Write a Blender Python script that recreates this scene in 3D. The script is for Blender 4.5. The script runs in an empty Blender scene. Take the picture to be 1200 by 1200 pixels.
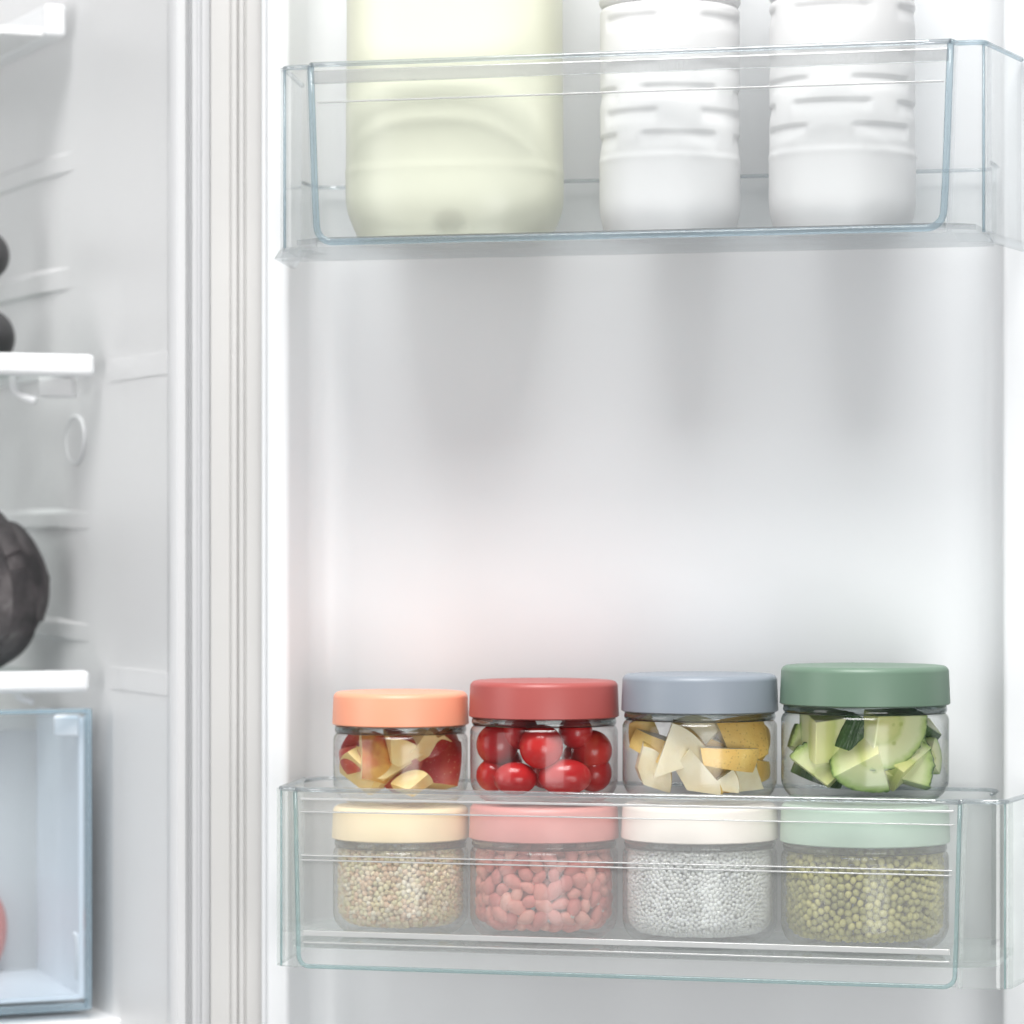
import bpy, bmesh, math, random
import numpy as np
from mathutils import Vector, Matrix, Euler

random.seed(7); rng = np.random.default_rng(11)
scene = bpy.context.scene
col = scene.collection
R = math.radians

# ------------------------------------------------------------------ camera
F, HZ, CZ = 4000.0, 640.0, 1.2          # focal length in photo pixels, horizon row, camera height (m)
cam_d = bpy.data.cameras.new('camera'); cam = bpy.data.objects.new('camera', cam_d); col.objects.link(cam)
cam.location = (0, 0, CZ); cam.rotation_euler = (R(90), 0, 0)
cam_d.sensor_width = 36; cam_d.lens = 36 * F / 1200; cam_d.shift_y = (HZ - 600) / 1200
cam_d.clip_start = 0.05; cam_d.clip_end = 50
cam_d.dof.use_dof = True; cam_d.dof.focus_distance = 1.80; cam_d.dof.aperture_fstop = 8
scene.camera = cam

# ------------------------------------------------------------------ world + lamps
world = bpy.data.worlds.new('World'); scene.world = world; world.use_nodes = True
bg = world.node_tree.nodes['Background']
bg.inputs[0].default_value = (0.93, 0.96, 1.0, 1); bg.inputs[1].default_value = 0.19

def area(name, loc, target, sx, sy, power, color=(1, 1, 1)):
    l = bpy.data.lights.new(name, 'AREA'); l.shape = 'RECTANGLE'; l.size = sx; l.size_y = sy
    l.energy = power; l.color = color
    o = bpy.data.objects.new(name, l); col.objects.link(o); o.location = loc
    o.rotation_euler = (Vector(target) - Vector(loc)).to_track_quat('-Z', 'Y').to_euler()
    return o
area('ceiling_softbox', (-0.19, 0.62, CZ + 2.50), (-0.02, 1.80, CZ - 0.05), 1.55, 1.60, 128, (1, 0.995, 0.985))
area('low_front_fill', (0.45, 0.35, CZ - 0.40), (0.05, 1.85, CZ - 0.28), 0.80, 0.80, 11.0, (1, 0.995, 0.985))  # unseen fill lamp, added low in front to brighten the lower bin
area('left_fill', (-0.95, 1.45, CZ + 0.05), (-0.25, 2.2, CZ - 0.02), 0.50, 0.90, 3.4, (1.0, 0.99, 0.98))  # unseen fill lamp added to brighten the cabinet side wall

scene.view_settings.view_transform = 'Standard'; scene.view_settings.look = 'None'
scene.view_settings.exposure = 0.0; scene.view_settings.gamma = 1.0
scene.view_settings.use_curve_mapping = False
scene.render.engine = 'CYCLES'
cy = scene.cycles
cy.max_bounces = 9; cy.diffuse_bounces = 3; cy.glossy_bounces = 3; cy.transmission_bounces = 5; cy.use_light_tree = False
cy.transparent_max_bounces = 40; cy.caustics_reflective = False; cy.caustics_refractive = True
cy.blur_glossy = 0.6; cy.sample_clamp_indirect = 6.0
cy.use_adaptive_sampling = True; cy.adaptive_threshold = 0.03
cy.use_denoising = True
try: cy.denoiser = 'OPENIMAGEDENOISE'
except Exception: pass

# ------------------------------------------------------------------ door space
TH = R(14.6); D0 = 1.95
UX = Vector((math.cos(TH), -math.sin(TH), 0)); NX = Vector((-math.sin(TH), -math.cos(TH), 0)); OX = Vector((0, D0, 0))
def W(u, v, z):                       # door space (across, out of the door, height) -> world
    return OX + UX * u + NX * v + Vector((0, 0, z))
def up(px, py, v):                    # where the sight line of a photo pixel meets the plane v metres in front of the liner
    d = Vector(((px - 600) / F, 1, (HZ - py) / F))
    t = (v + OX.dot(NX)) / d.dot(NX)
    P = d * t; rel = P - OX
    return rel.x * UX.x + rel.y * UX.y, CZ + P.z, t
def at(px, py, Y):                    # the same at a distance Y from the camera
    return Vector(((px - 600) / F * Y, Y, CZ + (HZ - py) / F * Y))

# ------------------------------------------------------------------ materials
def mat(name):
    m = bpy.data.materials.new(name); m.use_nodes = True
    nt = m.node_tree; nt.nodes.clear()
    out = nt.nodes.new('ShaderNodeOutputMaterial')
    return m, nt, out
def N(nt, t, **kw):
    n = nt.nodes.new(t)
    for k, v in kw.items():
        if k.startswith('i_'):
            key = k[2:]
            n.inputs[int(key) if key.isdigit() else key.replace('_', ' ')].default_value = v
        else: setattr(n, k, v)
    return n
def L(nt, a, b): nt.links.new(a, b)
def rgba(c): return (c[0], c[1], c[2], 1)
def srgb(r, g, b):
    f = lambda c: (c / 255 / 12.92) if c / 255 <= 0.04045 else ((c / 255 + 0.055) / 1.055) ** 2.4
    return (f(r), f(g), f(b))

def plastic_mat(name, c, rough=0.4, var=0.03, bump=0.02, bscale=60, sss=0.0, spec=0.5, coat=0.0):
    m, nt, out = mat(name)
    p = N(nt, 'ShaderNodeBsdfPrincipled')
    tc = N(nt, 'ShaderNodeTexCoord')
    ns = N(nt, 'ShaderNodeTexNoise', i_Scale=9.0, i_Detail=5.0); L(nt, tc.outputs['Object'], ns.inputs['Vector'])
    mx = N(nt, 'ShaderNodeMix', data_type='RGBA')
    mx.inputs[6].default_value = rgba([max(0, x * (1 - var)) for x in c]); mx.inputs[7].default_value = rgba([min(1, x * (1 + var)) for x in c])
    L(nt, ns.outputs['Fac'], mx.inputs[0]); L(nt, mx.outputs[2], p.inputs['Base Color'])
    mr = N(nt, 'ShaderNodeMapRange'); mr.inputs['To Min'].default_value = rough - 0.08; mr.inputs['To Max'].default_value = rough + 0.08
    L(nt, ns.outputs['Fac'], mr.inputs['Value']); L(nt, mr.outputs[0], p.inputs['Roughness'])
    n2 = N(nt, 'ShaderNodeTexNoise', i_Scale=float(bscale), i_Detail=4.0); L(nt, tc.outputs['Object'], n2.inputs['Vector'])
    b = N(nt, 'ShaderNodeBump', i_Strength=bump, i_Distance=0.002); L(nt, n2.outputs['Fac'], b.inputs['Height'])
    L(nt, b.outputs[0], p.inputs['Normal'])
    p.inputs['Specular IOR Level'].default_value = spec
    p.inputs['Coat Weight'].default_value = coat
    if sss: p.inputs['Subsurface Weight'].default_value = sss; p.inputs['Subsurface Radius'].default_value = (0.004, 0.003, 0.002)
    L(nt, p.outputs[0], out.inputs[0])
    return m

def clear_mat(name, tint, edge, haze=0.0, hazec=(0.9, 0.92, 0.92), rough=0.015, edge_pow=4.5, edge_amt=0.85, f0=0.03, bump=0.0, ior=1.35, gloss=0.03):
    """clear plate: straight-through in face-on view, refracting and tinted where seen through more of it"""
    m, nt, out = mat(name)
    lw = N(nt, 'ShaderNodeLayerWeight', i_Blend=0.5)
    pe = N(nt, 'ShaderNodeMath', operation='POWER'); L(nt, lw.outputs['Facing'], pe.inputs[0]); pe.inputs[1].default_value = edge_pow
    pm = N(nt, 'ShaderNodeMath', operation='MULTIPLY'); L(nt, pe.outputs[0], pm.inputs[0]); pm.inputs[1].default_value = edge_amt
    tr = N(nt, 'ShaderNodeBsdfTransparent'); tr.inputs[0].default_value = rgba(tint)
    gl = N(nt, 'ShaderNodeBsdfGlass', i_Roughness=rough, i_IOR=ior); gl.inputs[0].default_value = rgba(edge)
    m1 = N(nt, 'ShaderNodeMixShader'); L(nt, pm.outputs[0], m1.inputs[0]); L(nt, tr.outputs[0], m1.inputs[1]); L(nt, gl.outputs[0], m1.inputs[2])
    last = m1
    if haze:
        df = N(nt, 'ShaderNodeBsdfDiffuse'); df.inputs[0].default_value = rgba(hazec)
        tl = N(nt, 'ShaderNodeBsdfTranslucent'); tl.inputs[0].default_value = rgba(hazec)
        md = N(nt, 'ShaderNodeMixShader', i_0=0.35); L(nt, df.outputs[0], md.inputs[1]); L(nt, tl.outputs[0], md.inputs[2])
        m2 = N(nt, 'ShaderNodeMixShader', i_0=haze); L(nt, last.outputs[0], m2.inputs[1]); L(nt, md.outputs[0], m2.inputs[2]); last = m2
    p5 = N(nt, 'ShaderNodeMath', operation='POWER'); L(nt, lw.outputs['Facing'], p5.inputs[0]); p5.inputs[1].default_value = 5
    sc = N(nt, 'ShaderNodeMath', operation='MULTIPLY_ADD'); L(nt, p5.outputs[0], sc.inputs[0]); sc.inputs[1].default_value = 0.8; sc.inputs[2].default_value = f0
    gs = N(nt, 'ShaderNodeBsdfGlossy', i_Roughness=max(rough, gloss))
    if bump:
        tc = N(nt, 'ShaderNodeTexCoord'); ns = N(nt, 'ShaderNodeTexNoise', i_Scale=14.0, i_Detail=2.0); L(nt, tc.outputs['Object'], ns.inputs['Vector'])
        b = N(nt, 'ShaderNodeBump', i_Strength=bump, i_Distance=0.004); L(nt, ns.outputs['Fac'], b.inputs['Height'])
        L(nt, b.outputs[0], gs.inputs['Normal'])
    m3 = N(nt, 'ShaderNodeMixShader'); L(nt, sc.outputs[0], m3.inputs[0]); L(nt, last.outputs[0], m3.inputs[1]); L(nt, gs.outputs[0], m3.inputs[2])
    L(nt, m3.outputs[0], out.inputs[0])
    return m

M = {}
M['liner'] = plastic_mat('liner_white', (0.83, 0.845, 0.86), 0.42, 0.012, 0.03, 220)
M['cabinet'] = plastic_mat('cabinet_liner', (0.80, 0.802, 0.806), 0.38, 0.015, 0.03, 220)
M['gasket'] = plastic_mat('gasket_grey', (0.60, 0.592, 0.58), 0.6, 0.03, 0.05, 150)
M['trim'] = plastic_mat('shelf_trim_white', (0.80, 0.81, 0.82), 0.3, 0.01)
M['flange'] = plastic_mat('flange_white', (0.72, 0.725, 0.735), 0.35, 0.012)
M['clear_upper'] = clear_mat('bin_clear_cool', (0.985, 0.99, 0.993), (0.86, 0.91, 0.93), 0.05, f0=0.05, bump=0.05)
M['clear_lower'] = clear_mat('bin_clear_green', (0.985, 0.995, 0.99), (0.86, 0.94, 0.92), 0.03, f0=0.05, bump=0.05)
M['end_upper'] = clear_mat('bin_end_cool', (0.985, 0.99, 0.993), (0.86, 0.91, 0.93), 0.15, (0.97, 0.98, 1.0), f0=0.07, bump=0.12)
M['end_lower'] = clear_mat('bin_end_green', (0.985, 0.995, 0.99), (0.86, 0.94, 0.92), 0.17, (0.97, 1.0, 0.99), f0=0.07, bump=0.12)
M['floor_lower'] = clear_mat('bin_lit_floor', (0.985, 0.995, 0.99), (0.86, 0.94, 0.92), 0.22, (0.96, 1.0, 0.99))  # white haze in the plastic stands in for light on the bin floor
M['front_lower'] = clear_mat('bin_veiled_front', (0.97, 0.985, 0.98), (0.80, 0.90, 0.88), 0.23, (1.0, 1.0, 1.0), bump=0.04)  # white haze stands in for a bright reflection veiling the front panel
M['edge_blue'] = clear_mat('bin_edge_blue', (0.80, 0.87, 0.905), (0.78, 0.86, 0.90), 0.16, (0.62, 0.71, 0.76), 0.18, 1.0, 0.8)
M['edge_teal'] = clear_mat('bin_edge_teal', (0.80, 0.90, 0.90), (0.76, 0.88, 0.89), 0.16, (0.66, 0.78, 0.79), 0.18, 1.0, 0.8)
M['edge_pale'] = clear_mat('bin_edge_pale', (0.88, 0.91, 0.93), (0.80, 0.86, 0.89), 0.14, (0.9, 0.92, 0.93), 0.06, 1.0, 0.6, f0=0.12)
M['rib'] = clear_mat('bin_moulded_rib', (0.95, 0.97, 0.97), (0.95, 0.98, 0.98), 0.65, (1, 1, 1), 0.08, 1.5, 0.5, f0=0.20)
M['lip'] = clear_mat('bin_front_lip', (0.97, 0.98, 0.98), (0.95, 0.98, 0.98), 0.26, (1, 1, 1), 0.12, 1.5, 0.4, f0=0.22)  # white haze paints in the light reflected along the curved lip
M['glass'] = clear_mat('jar_glass', (0.985, 0.99, 0.988), (0.62, 0.67, 0.67), 0.0, edge_pow=3.2, edge_amt=1.0, ior=1.45, f0=0.05, gloss=0.17)
M['glass_thick'] = clear_mat('jar_glass_thick', (0.80, 0.83, 0.83), (0.52, 0.57, 0.57), 0.0, edge_pow=1.0, edge_amt=1.0, ior=1.45, f0=0.06)
M['back_clear'] = clear_mat('bin_back_clear', (0.99, 0.995, 0.995), (0.88, 0.94, 0.93), 0.0, f0=0.015)
M['drawer_clear'] = clear_mat('drawer_clear', (0.95, 0.97, 0.99), (0.75, 0.85, 0.92), 0.05)
M['drawer_side'] = plastic_mat('drawer_side', (0.80, 0.845, 0.89), 0.4, 0.01)
M['drawer_back'] = plastic_mat('drawer_back', (0.60, 0.60, 0.605), 0.5, 0.02)
def through_mat(name, tint):
    m, nt, out = mat(name); t = N(nt, 'ShaderNodeBsdfTransparent'); t.inputs[0].default_value = rgba(tint); L(nt, t.outputs[0], out.inputs[0]); return m
M['through'] = through_mat('clear_inner_face', (0.992, 0.996, 0.995))
M['shelf_glass'] = clear_mat('shelf_glass', (0.93, 0.96, 0.95), (0.6, 0.75, 0.7), 0.03)

# ------------------------------------------------------------------ mesh helpers
def link(name, me, material=None, parent=None, smooth=False):
    o = bpy.data.objects.new(name, me); col.objects.link(o)
    if material is not None:
        for mm in (material if isinstance(material, (list, tuple)) else [material]): me.materials.append(mm)
    if parent is not None: o.parent = parent
    if smooth: me.polygons.foreach_set('use_smooth', [True] * len(me.polygons))
    return o
def mesh_of(name, vs, fs):
    me = bpy.data.meshes.new(name); me.from_pydata([tuple(v) for v in vs], [], fs); me.update()
    bm = bmesh.new(); bm.from_mesh(me); bmesh.ops.recalc_face_normals(bm, faces=bm.faces); bm.to_mesh(me); bm.free()
    return me
PM = {}
def empty(name, loc, rz=0.0):
    o = bpy.data.objects.new(name, None); col.objects.link(o); o.location = loc; o.rotation_euler = (0, 0, rz)
    o.empty_display_size = 0.01
    PM[o] = Matrix.Translation(Vector(loc)) @ Matrix.Rotation(rz, 4, 'Z')
    return o
def tag(o, label=None, cat=None, group=None, kind=None):
    if label: o['label'] = label
    if cat: o['category'] = cat
    if group: o['group'] = group
    if kind: o['kind'] = kind
    return o
def wpart(name, vs, fs, material, parent, smooth=False, bevel=0.0, seg=2, root=None, auto=None):
    """a part given in world coordinates, stored in its thing's own frame"""
    top = root or parent
    while top.parent is not None: top = top.parent
    inv = PM[top].inverted()
    me = mesh_of(name, [inv @ Vector(v) for v in vs], fs)
    o = link(name, me, material, parent, smooth)
    if bevel:
        b = o.modifiers.new('bevel', 'BEVEL'); b.width = bevel; b.segments = seg; b.limit_method = 'ANGLE'; b.angle_limit = R(40)
        me.polygons.foreach_set('use_smooth', [True] * len(me.polygons))
        try: b.harden_normals = True
        except Exception: pass
    return o
def two_faced(o, levels):
    """the sheet's second face only lets light through"""
    k, n = len(levels), len(levels[0][1]); idx = [0] * len(o.data.polygons); f = 0
    for j in range(k - 1):
        for i in range(n - 1): idx[f + 1] = 1; f += 2
        f += 2
    o.data.materials.append(M['through']); o.data.polygons.foreach_set('material_index', idx); return o
def ribbon(levels, thick, side=1):
    """levels: [(z, [(u, v), ...])]; a sheet of real thickness standing on a plan line, in door space"""
    vs, fs = [], []; n = len(levels[0][1]); k = len(levels)
    for z, path in levels:
        for i, (u, v) in enumerate(path):
            a = path[max(i - 1, 0)]; b = path[min(i + 1, n - 1)]
            du, dv = b[0] - a[0], b[1] - a[1]; l = math.hypot(du, dv) or 1
            nu, nv = -dv / l * side, du / l * side
            vs.append(W(u, v, z)); vs.append(W(u + nu * thick, v + nv * thick, z))
    idx = lambda j, i, s: (j * n + i) * 2 + s
    for j in range(k - 1):
        for i in range(n - 1):
            for s in (0, 1):
                q = [idx(j, i, s), idx(j, i + 1, s), idx(j + 1, i + 1, s), idx(j + 1, i, s)]
                fs.append(q if s == 0 else q[::-1])
        for i in (0, n - 1):
            fs.append([idx(j, i, 0), idx(j + 1, i, 0), idx(j + 1, i, 1), idx(j, i, 1)])
    for j in (0, k - 1):
        for i in range(n - 1):
            fs.append([idx(j, i, 0), idx(j, i + 1, 0), idx(j, i + 1, 1), idx(j, i, 1)])
    return vs, fs
def prism_uv(poly, z0, z1):
    n = len(poly); vs = [W(u, v, z0) for u, v in poly] + [W(u, v, z1) for u, v in poly]
    fs = [list(range(n))[::-1], list(range(n, 2 * n))] + [[i, (i + 1) % n, n + (i + 1) % n, n + i] for i in range(n)]
    return vs, fs
def wbox(u0, u1, v0, v1, z0, z1): return prism_uv([(u0, v0), (u1, v0), (u1, v1), (u0, v1)], z0, z1)
def tube(pts, r, n=8, closed=False, squash=None):
    pts = [Vector(p) for p in pts]; vs, fs = [], []; k = len(pts)
    prev = None
    for i, p in enumerate(pts):
        a = pts[(i - 1) % k] if closed else pts[max(i - 1, 0)]; b = pts[(i + 1) % k] if closed else pts[min(i + 1, k - 1)]
        t = (b - a).normalized()
        s = Vector((0, 0, 1)) if prev is None else prev
        if abs(t.dot(s)) > 0.95: s = NX.copy() if prev is None else s
        e1 = (s - t * s.dot(t)).normalized(); e2 = t.cross(e1); prev = e1
        rr = r if not callable(r) else r(i / (k - 1))
        for q in range(n):
            an = 2 * math.pi * q / n
            vs.append(p + e1 * math.cos(an) * rr + e2 * math.sin(an) * rr * (squash or 1))
    for i in range(k if closed else k - 1):
        for q in range(n):
            a, b = i * n + q, i * n + (q + 1) % n; j = ((i + 1) % k) * n
            fs.append([a, b, j + (q + 1) % n, j + q])
    if not closed: fs += [list(range(n))[::-1], [(k - 1) * n + q for q in range(n)]]
    return vs, fs
def lathe(profile, n=72, sx=1.0, sy=1.0):
    vs, fs = [], []; rings = []
    for r, z in profile:
        if r < 1e-6: rings.append([len(vs)]); vs.append((0, 0, z))
        else:
            rings.append(list(range(len(vs), len(vs) + n)))
            vs += [(r * sx * math.cos(2 * math.pi * i / n), r * sy * math.sin(2 * math.pi * i / n), z) for i in range(n)]
    for a, b in zip(rings, rings[1:]):
        for i in range(n):
            j = (i + 1) % n
            if len(a) == 1 and len(b) == 1: continue
            if len(a) == 1: fs.append([a[0], b[j], b[i]])
            elif len(b) == 1: fs.append([a[i], a[j], b[0]])
            else: fs.append([a[i], a[j], b[j], b[i]])
    return vs, fs
def arc(cx, cy, r, a0, a1, n):
    return [(cx + r * math.cos(R(a0 + (a1 - a0) * i / n)), cy + r * math.sin(R(a0 + (a1 - a0) * i / n))) for i in range(n + 1)]
def autosmooth(o, ang=35):
    me = o.data
    me.polygons.foreach_set('use_smooth', [True] * len(me.polygons))
    bm = bmesh.new(); bm.from_mesh(me)
    for e in bm.edges:
        e.smooth = not (len(e.link_faces) == 2 and e.calc_face_angle(0) > R(ang))
    bm.to_mesh(me); bm.free()
    return o

# ================================================================== REFRIGERATOR
ZLO, ZHI = CZ - 0.48, CZ + 0.52
hinge = W(up(245, 600, 0.0)[0], 0.0, 0)
fridge = empty('refrigerator', (hinge.x, hinge.y, 0.0), -TH)
tag(fridge, 'white refrigerator with its door wide open beside the cabinet', 'refrigerator')

def extrude_plan(path_uv, z0, z1):            # open plan polyline, door space, closed by a back
    vs = [W(u, v, z0) for u, v in path_uv] + [W(u, v, z1) for u, v in path_uv]; n = len(path_uv)
    return vs, [[i, i + 1, n + i + 1, n + i] for i in range(n - 1)]
def U(px, v): return up(px, 600, v)[0]

VR = 0.045                                     # how far the liner's side ridges stand out
uA, uB = U(338, VR), U(1174, VR)               # their inner edges
uL0 = U(304, 0.04)
prof = [(uL0, -0.02), (uL0, 0.034)] + arc(uL0 + 0.0022, 0.036, 0.0022, 180, 0, 6)
prof += [(uL0 + 0.0046, 0.0335), (uL0 + 0.0052, 0.040)]
prof += arc(uL0 + 0.0082, VR - 0.003, 0.003, 180, 90, 5)
prof += arc(uA - 0.004, VR - 0.004, 0.004, 90, 5, 6)
prof += arc(uA + 0.0185, 0.017, 0.017, 182, 270, 10)
prof += arc(uB - 0.0185, 0.017, 0.017, 270, 358, 10)
prof += arc(uB + 0.004, VR - 0.004, 0.004, 175, 90, 6)
prof += [(uB + 0.075, VR), (uB + 0.078, -0.02)]
door = autosmooth(wpart('door', *prism_uv(prof, ZLO, ZHI), M['liner'], fridge), 40)

# gasket: four soft beads
g0, g1 = U(246.0, 0.028), uL0 - 0.0005
gw = g1 - g0
gp = [(g0, 0.0)]
for a, b, h in ((0.0, 0.36, 0.028), (0.39, 0.50, 0.0295), (0.53, 0.62, 0.0295), (0.65, 0.97, 0.0285)):
    ua, ub = g0 + a * gw, g0 + b * gw; r = 0.0012
    gp += [(ua, 0.0272)] + arc(ua + r, h - r, r, 180, 90, 4) + arc(ub - r, h - r, r, 90, 0, 4) + [(ub, 0.0272)]
gp += [(g1, 0.0)]
gasket = autosmooth(wpart('gasket', *prism_uv(gp, ZLO, ZHI), M['gasket'], door), 50)

# --- the cabinet seen past the hinge
def plan_world(pts, z0, z1):
    n = len(pts); vs = [(x, y, z0) for x, y in pts] + [(x, y, z1) for x, y in pts]
    return vs, [[i, i + 1, n + i + 1, n + i] for i in range(n - 1)]
def closed_world(pts, z0, z1):
    n = len(pts); vs = [(x, y, z0) for x, y in pts] + [(x, y, z1) for x, y in pts]
    return vs, [list(range(n))[::-1], list(range(n, 2 * n))] + [[i, (i + 1) % n, n + (i + 1) % n, n + i] for i in range(n)]
def pX(px, Y): return ((px - 600) / F * Y, Y)
YF = 1.985
fl = [pX(247, YF + 0.10), pX(247, YF + 0.004), pX(246, YF), pX(237, YF), pX(235.5, YF + 0.003), pX(235, YF + 0.007), pX(232, YF + 0.007), pX(230, YF + 0.006),
      pX(225, YF + 0.006), pX(224, YF + 0.009), pX(222, YF + 0.009), pX(220.5, YF + 0.002), pX(217, YF - 0.004), pX(208, YF - 0.006), pX(201, YF - 0.003), pX(197, YF + 0.006),
      pX(194.5, YF + 0.02), pX(194, YF + 0.10)]
autosmooth(wpart('cabinet_flange', *closed_world(fl, ZLO, ZHI), M['flange'], fridge), 35)
wa = Vector((*pX(196, YF + 0.012), 0)); wb = Vector((*pX(150, 2.065), 0)); wdir = Vector((-0.44, 1.0, 0)).normalized()
wc = wb + wdir * 0.75
wn = Vector((-wdir.y, wdir.x, 0)); wn = -wn if wn.x > 0 else wn      # the wall's inner normal (towards the fridge's inside)
wall_pts = [(wa.x, wa.y), (wb.x, wb.y), (wc.x, wc.y), (wc.x + 0.03, wc.y + 0.02), (wb.x + 0.05, wb.y + 0.02), (wa.x + 0.02, wa.y + 0.01)]
side_wall = wpart('side_wall', *closed_world(wall_pts, ZLO, ZHI), M['cabinet'], fridge)
def on_wall(px):                         # the point of the wall on the sight line of column px (plan)
    k = (px - 600) / F                   # x = k*y ; wb + s*wdir
    s = (k * wb.y - wb.x) / (wdir.x - k * wdir.y)
    return s
def wall_bar(name, s0, s1, z0, z1, out, material=M['cabinet'], bevel=0.003, tilt=0.0, parent=None):
    a0, a1 = wb + wdir * s0 - wn * 0.002, wb + wdir * s1 - wn * 0.002; b1, b0 = wb + wdir * s1 + wn * out, wb + wdir * s0 + wn * out
    return wpart(name, *closed_world([(a0.x, a0.y), (a1.x, a1.y), (b1.x, b1.y), (b0.x, b0.y)], z0, z1), material, parent or side_wall, bevel=bevel)
for px, ya, yb in ((88, 171, 199), (84, 307, 338), (106, 594, 620), (106, 726, 752)):
    s0 = on_wall(px); Y = (wb + wdir * s0).y
    za, zb = CZ + (HZ - ya) / F * Y, CZ + (HZ - yb) / F * Y
    zs = [(zb, 0.0), (zb + 0.002, 0.0030), (za - 0.0035, 0.0030), (za, 0.0)]
    vs = []
    for sx, k in ((s0, 0.02), (s0 + 0.07, 0.8), (s0 + 0.5, 1.3)):
        for z, o_ in zs: p = wb + wdir * sx + wn * (o_ * k + 0.0001); vs.append((p.x, p.y, z))
    fs = [[a * 4 + b, a * 4 + b + 1, a * 4 + b + 5, a * 4 + b + 4] for a in (0, 1) for b in range(3)] + [[0, 1, 2, 3]]
    wpart('wall_rib', vs, fs, M['cabinet'], side_wall)
for ya, yb in ((416, 441), (786, 812)):      # bands moulded into the wall beside the shelf fronts
    Y = 2.03; z0, z1 = CZ + (HZ - yb) / F * Y, CZ + (HZ - ya) / F * Y
    wd2 = (wb - wa).normalized(); wn2 = Vector((-wd2.y, wd2.x, 0)); wn2 = wn2 if wn2.x < 0 else -wn2
    pl = [wa + wn2 * .0004 + wd2 * .0, wb + (wn2 + wn) * 0.0002, wb + wdir * 0.035 + wn * 0.0004, wb + wdir * 0.04 - wn * 0.002, wb - wn * .002, wa - wn2 * 0.002]
    wpart('wall_band', *closed_world([(p.x, p.y) for p in pl], z0, z1), M['cabinet'], side_wall)
# egg-shaped moulded ring on the wall
s = on_wall(90); c = wb + wdir * s + wn * 0.001; Yc = c.y; zc = CZ + (HZ - 516) / F * Yc
ring = []
for i in range(36):
    a = 2 * math.pi * i / 36
    ring.append(c + wdir * (0.019 * math.cos(a) * (1 + 0.12 * math.sin(a))) + Vector((0, 0, zc + 0.0148 * math.sin(a))))
wpart('moulded_ring', *tube(ring, 0.0013, 8, True), M['trim'], side_wall, smooth=True)
ring_in = [p for p in ring]
nn = len(ring_in)
wpart('ring_recess', [p + wn * 0.0006 for p in ring_in] + [p - wn * 0.001 for p in ring_in],
      [list(range(nn)), list(range(nn, 2 * nn))] + [[i, (i + 1) % nn, nn + (i + 1) % nn, nn + i] for i in range(nn)], M['cabinet'], side_wall)
# cabinet back and floor, far inside
bk = wc - wdir * 0.06
ld = Vector((-wdir.y, wdir.x, 0)); ld = ld if ld.x < 0 else -ld           # towards the fridge's far side
q0, q1 = bk, bk + ld * 0.5
wpart('cabinet_back', *closed_world([(q0.x, q0.y), (q1.x, q1.y), (q1.x + wdir.x * .02, q1.y + wdir.y * .02), (q0.x + wdir.x * .02, q0.y + wdir.y * .02)], ZLO, ZHI), M['cabinet'], fridge)

# ================================================================== SHELVES, DRAWER AND FOOD IN THE CABINET
def shelf(px, ya, yb, label, back=0.42):
    Y = 2.098
    P = Vector((*pX(px, Y), 0)); zt, zb = CZ + (HZ - ya) / F * Y, CZ + (HZ - yb) / F * Y
    f = ld.copy()
    r = empty('glass_shelf', (P.x, P.y, zb)); tag(r, label, 'shelf', 'shelves in the cabinet')
    A, B = P, P + f * 0.30
    d = wdir
    c = [A + d * 0.002, B, B + d * 0.016, A + d * 0.016 - f * 0.0008]
    wpart('front_trim', *closed_world([(p.x, p.y) for p in c], zb, zt), M['trim'], r, bevel=0.0035, seg=4)
    c = [A + d * 0.016 + f * 0.003, B + d * 0.016, B + d * back, A + d * back + f * 0.003]
    wpart('glass_plate', *closed_world([(p.x, p.y) for p in c], zt - 0.007, zt - 0.003), M['shelf_glass'], r)
    c = [A + d * 0.017 + f * 0.004, A + d * 0.017 + f * 0.012, A + d * back + f * 0.012, A + d * back + f * 0.004]
    wpart('side_rail', *closed_world([(p.x, p.y) for p in c], zb + 0.001, zt - 0.0072), M['trim'], r, bevel=0.001)
    return r, P, zt, zb
sh1, P1, z1t, z1b = shelf(113, 415, 441, 'white trimmed glass shelf above the oval wall ring')
sh2, P2, z2t, z2b = shelf(107, 786, 811, 'white trimmed glass shelf just above the clear drawer')
# hook and bracket under the upper shelf
def shelf_box(r, name, px0, px1, ya, yb, Y, dep, material, bevel=0.0015):
    a, b = pX(px0, Y), pX(px1, Y)
    za, zb = CZ + (HZ - ya) / F * Y, CZ + (HZ - yb) / F * Y
    return wpart(name, *closed_world([a, b, (b[0], b[1] + dep), (a[0], a[1] + dep)], zb, za), material, r, bevel=bevel)
shelf_box(sh1, 'bracket', 44, 84, 441.5, 464, 2.108, 0.03, M['cabinet'])
hk = [at(14, 441, 2.10), at(15, 452, 2.10), at(18, 460, 2.098), at(26, 464, 2.096), at(41, 470, 2.094)]
wpart('hook', *tube(hk, 0.0026, 10), M['trim'], sh1, smooth=True)
hk = [at(18, 811, 2.10), at(21, 816, 2.10), at(27, 819, 2.10), at(39, 823, 2.10)]
wpart('hook', *tube(hk, 0.002, 10), M['trim'], sh2, smooth=True)

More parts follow.
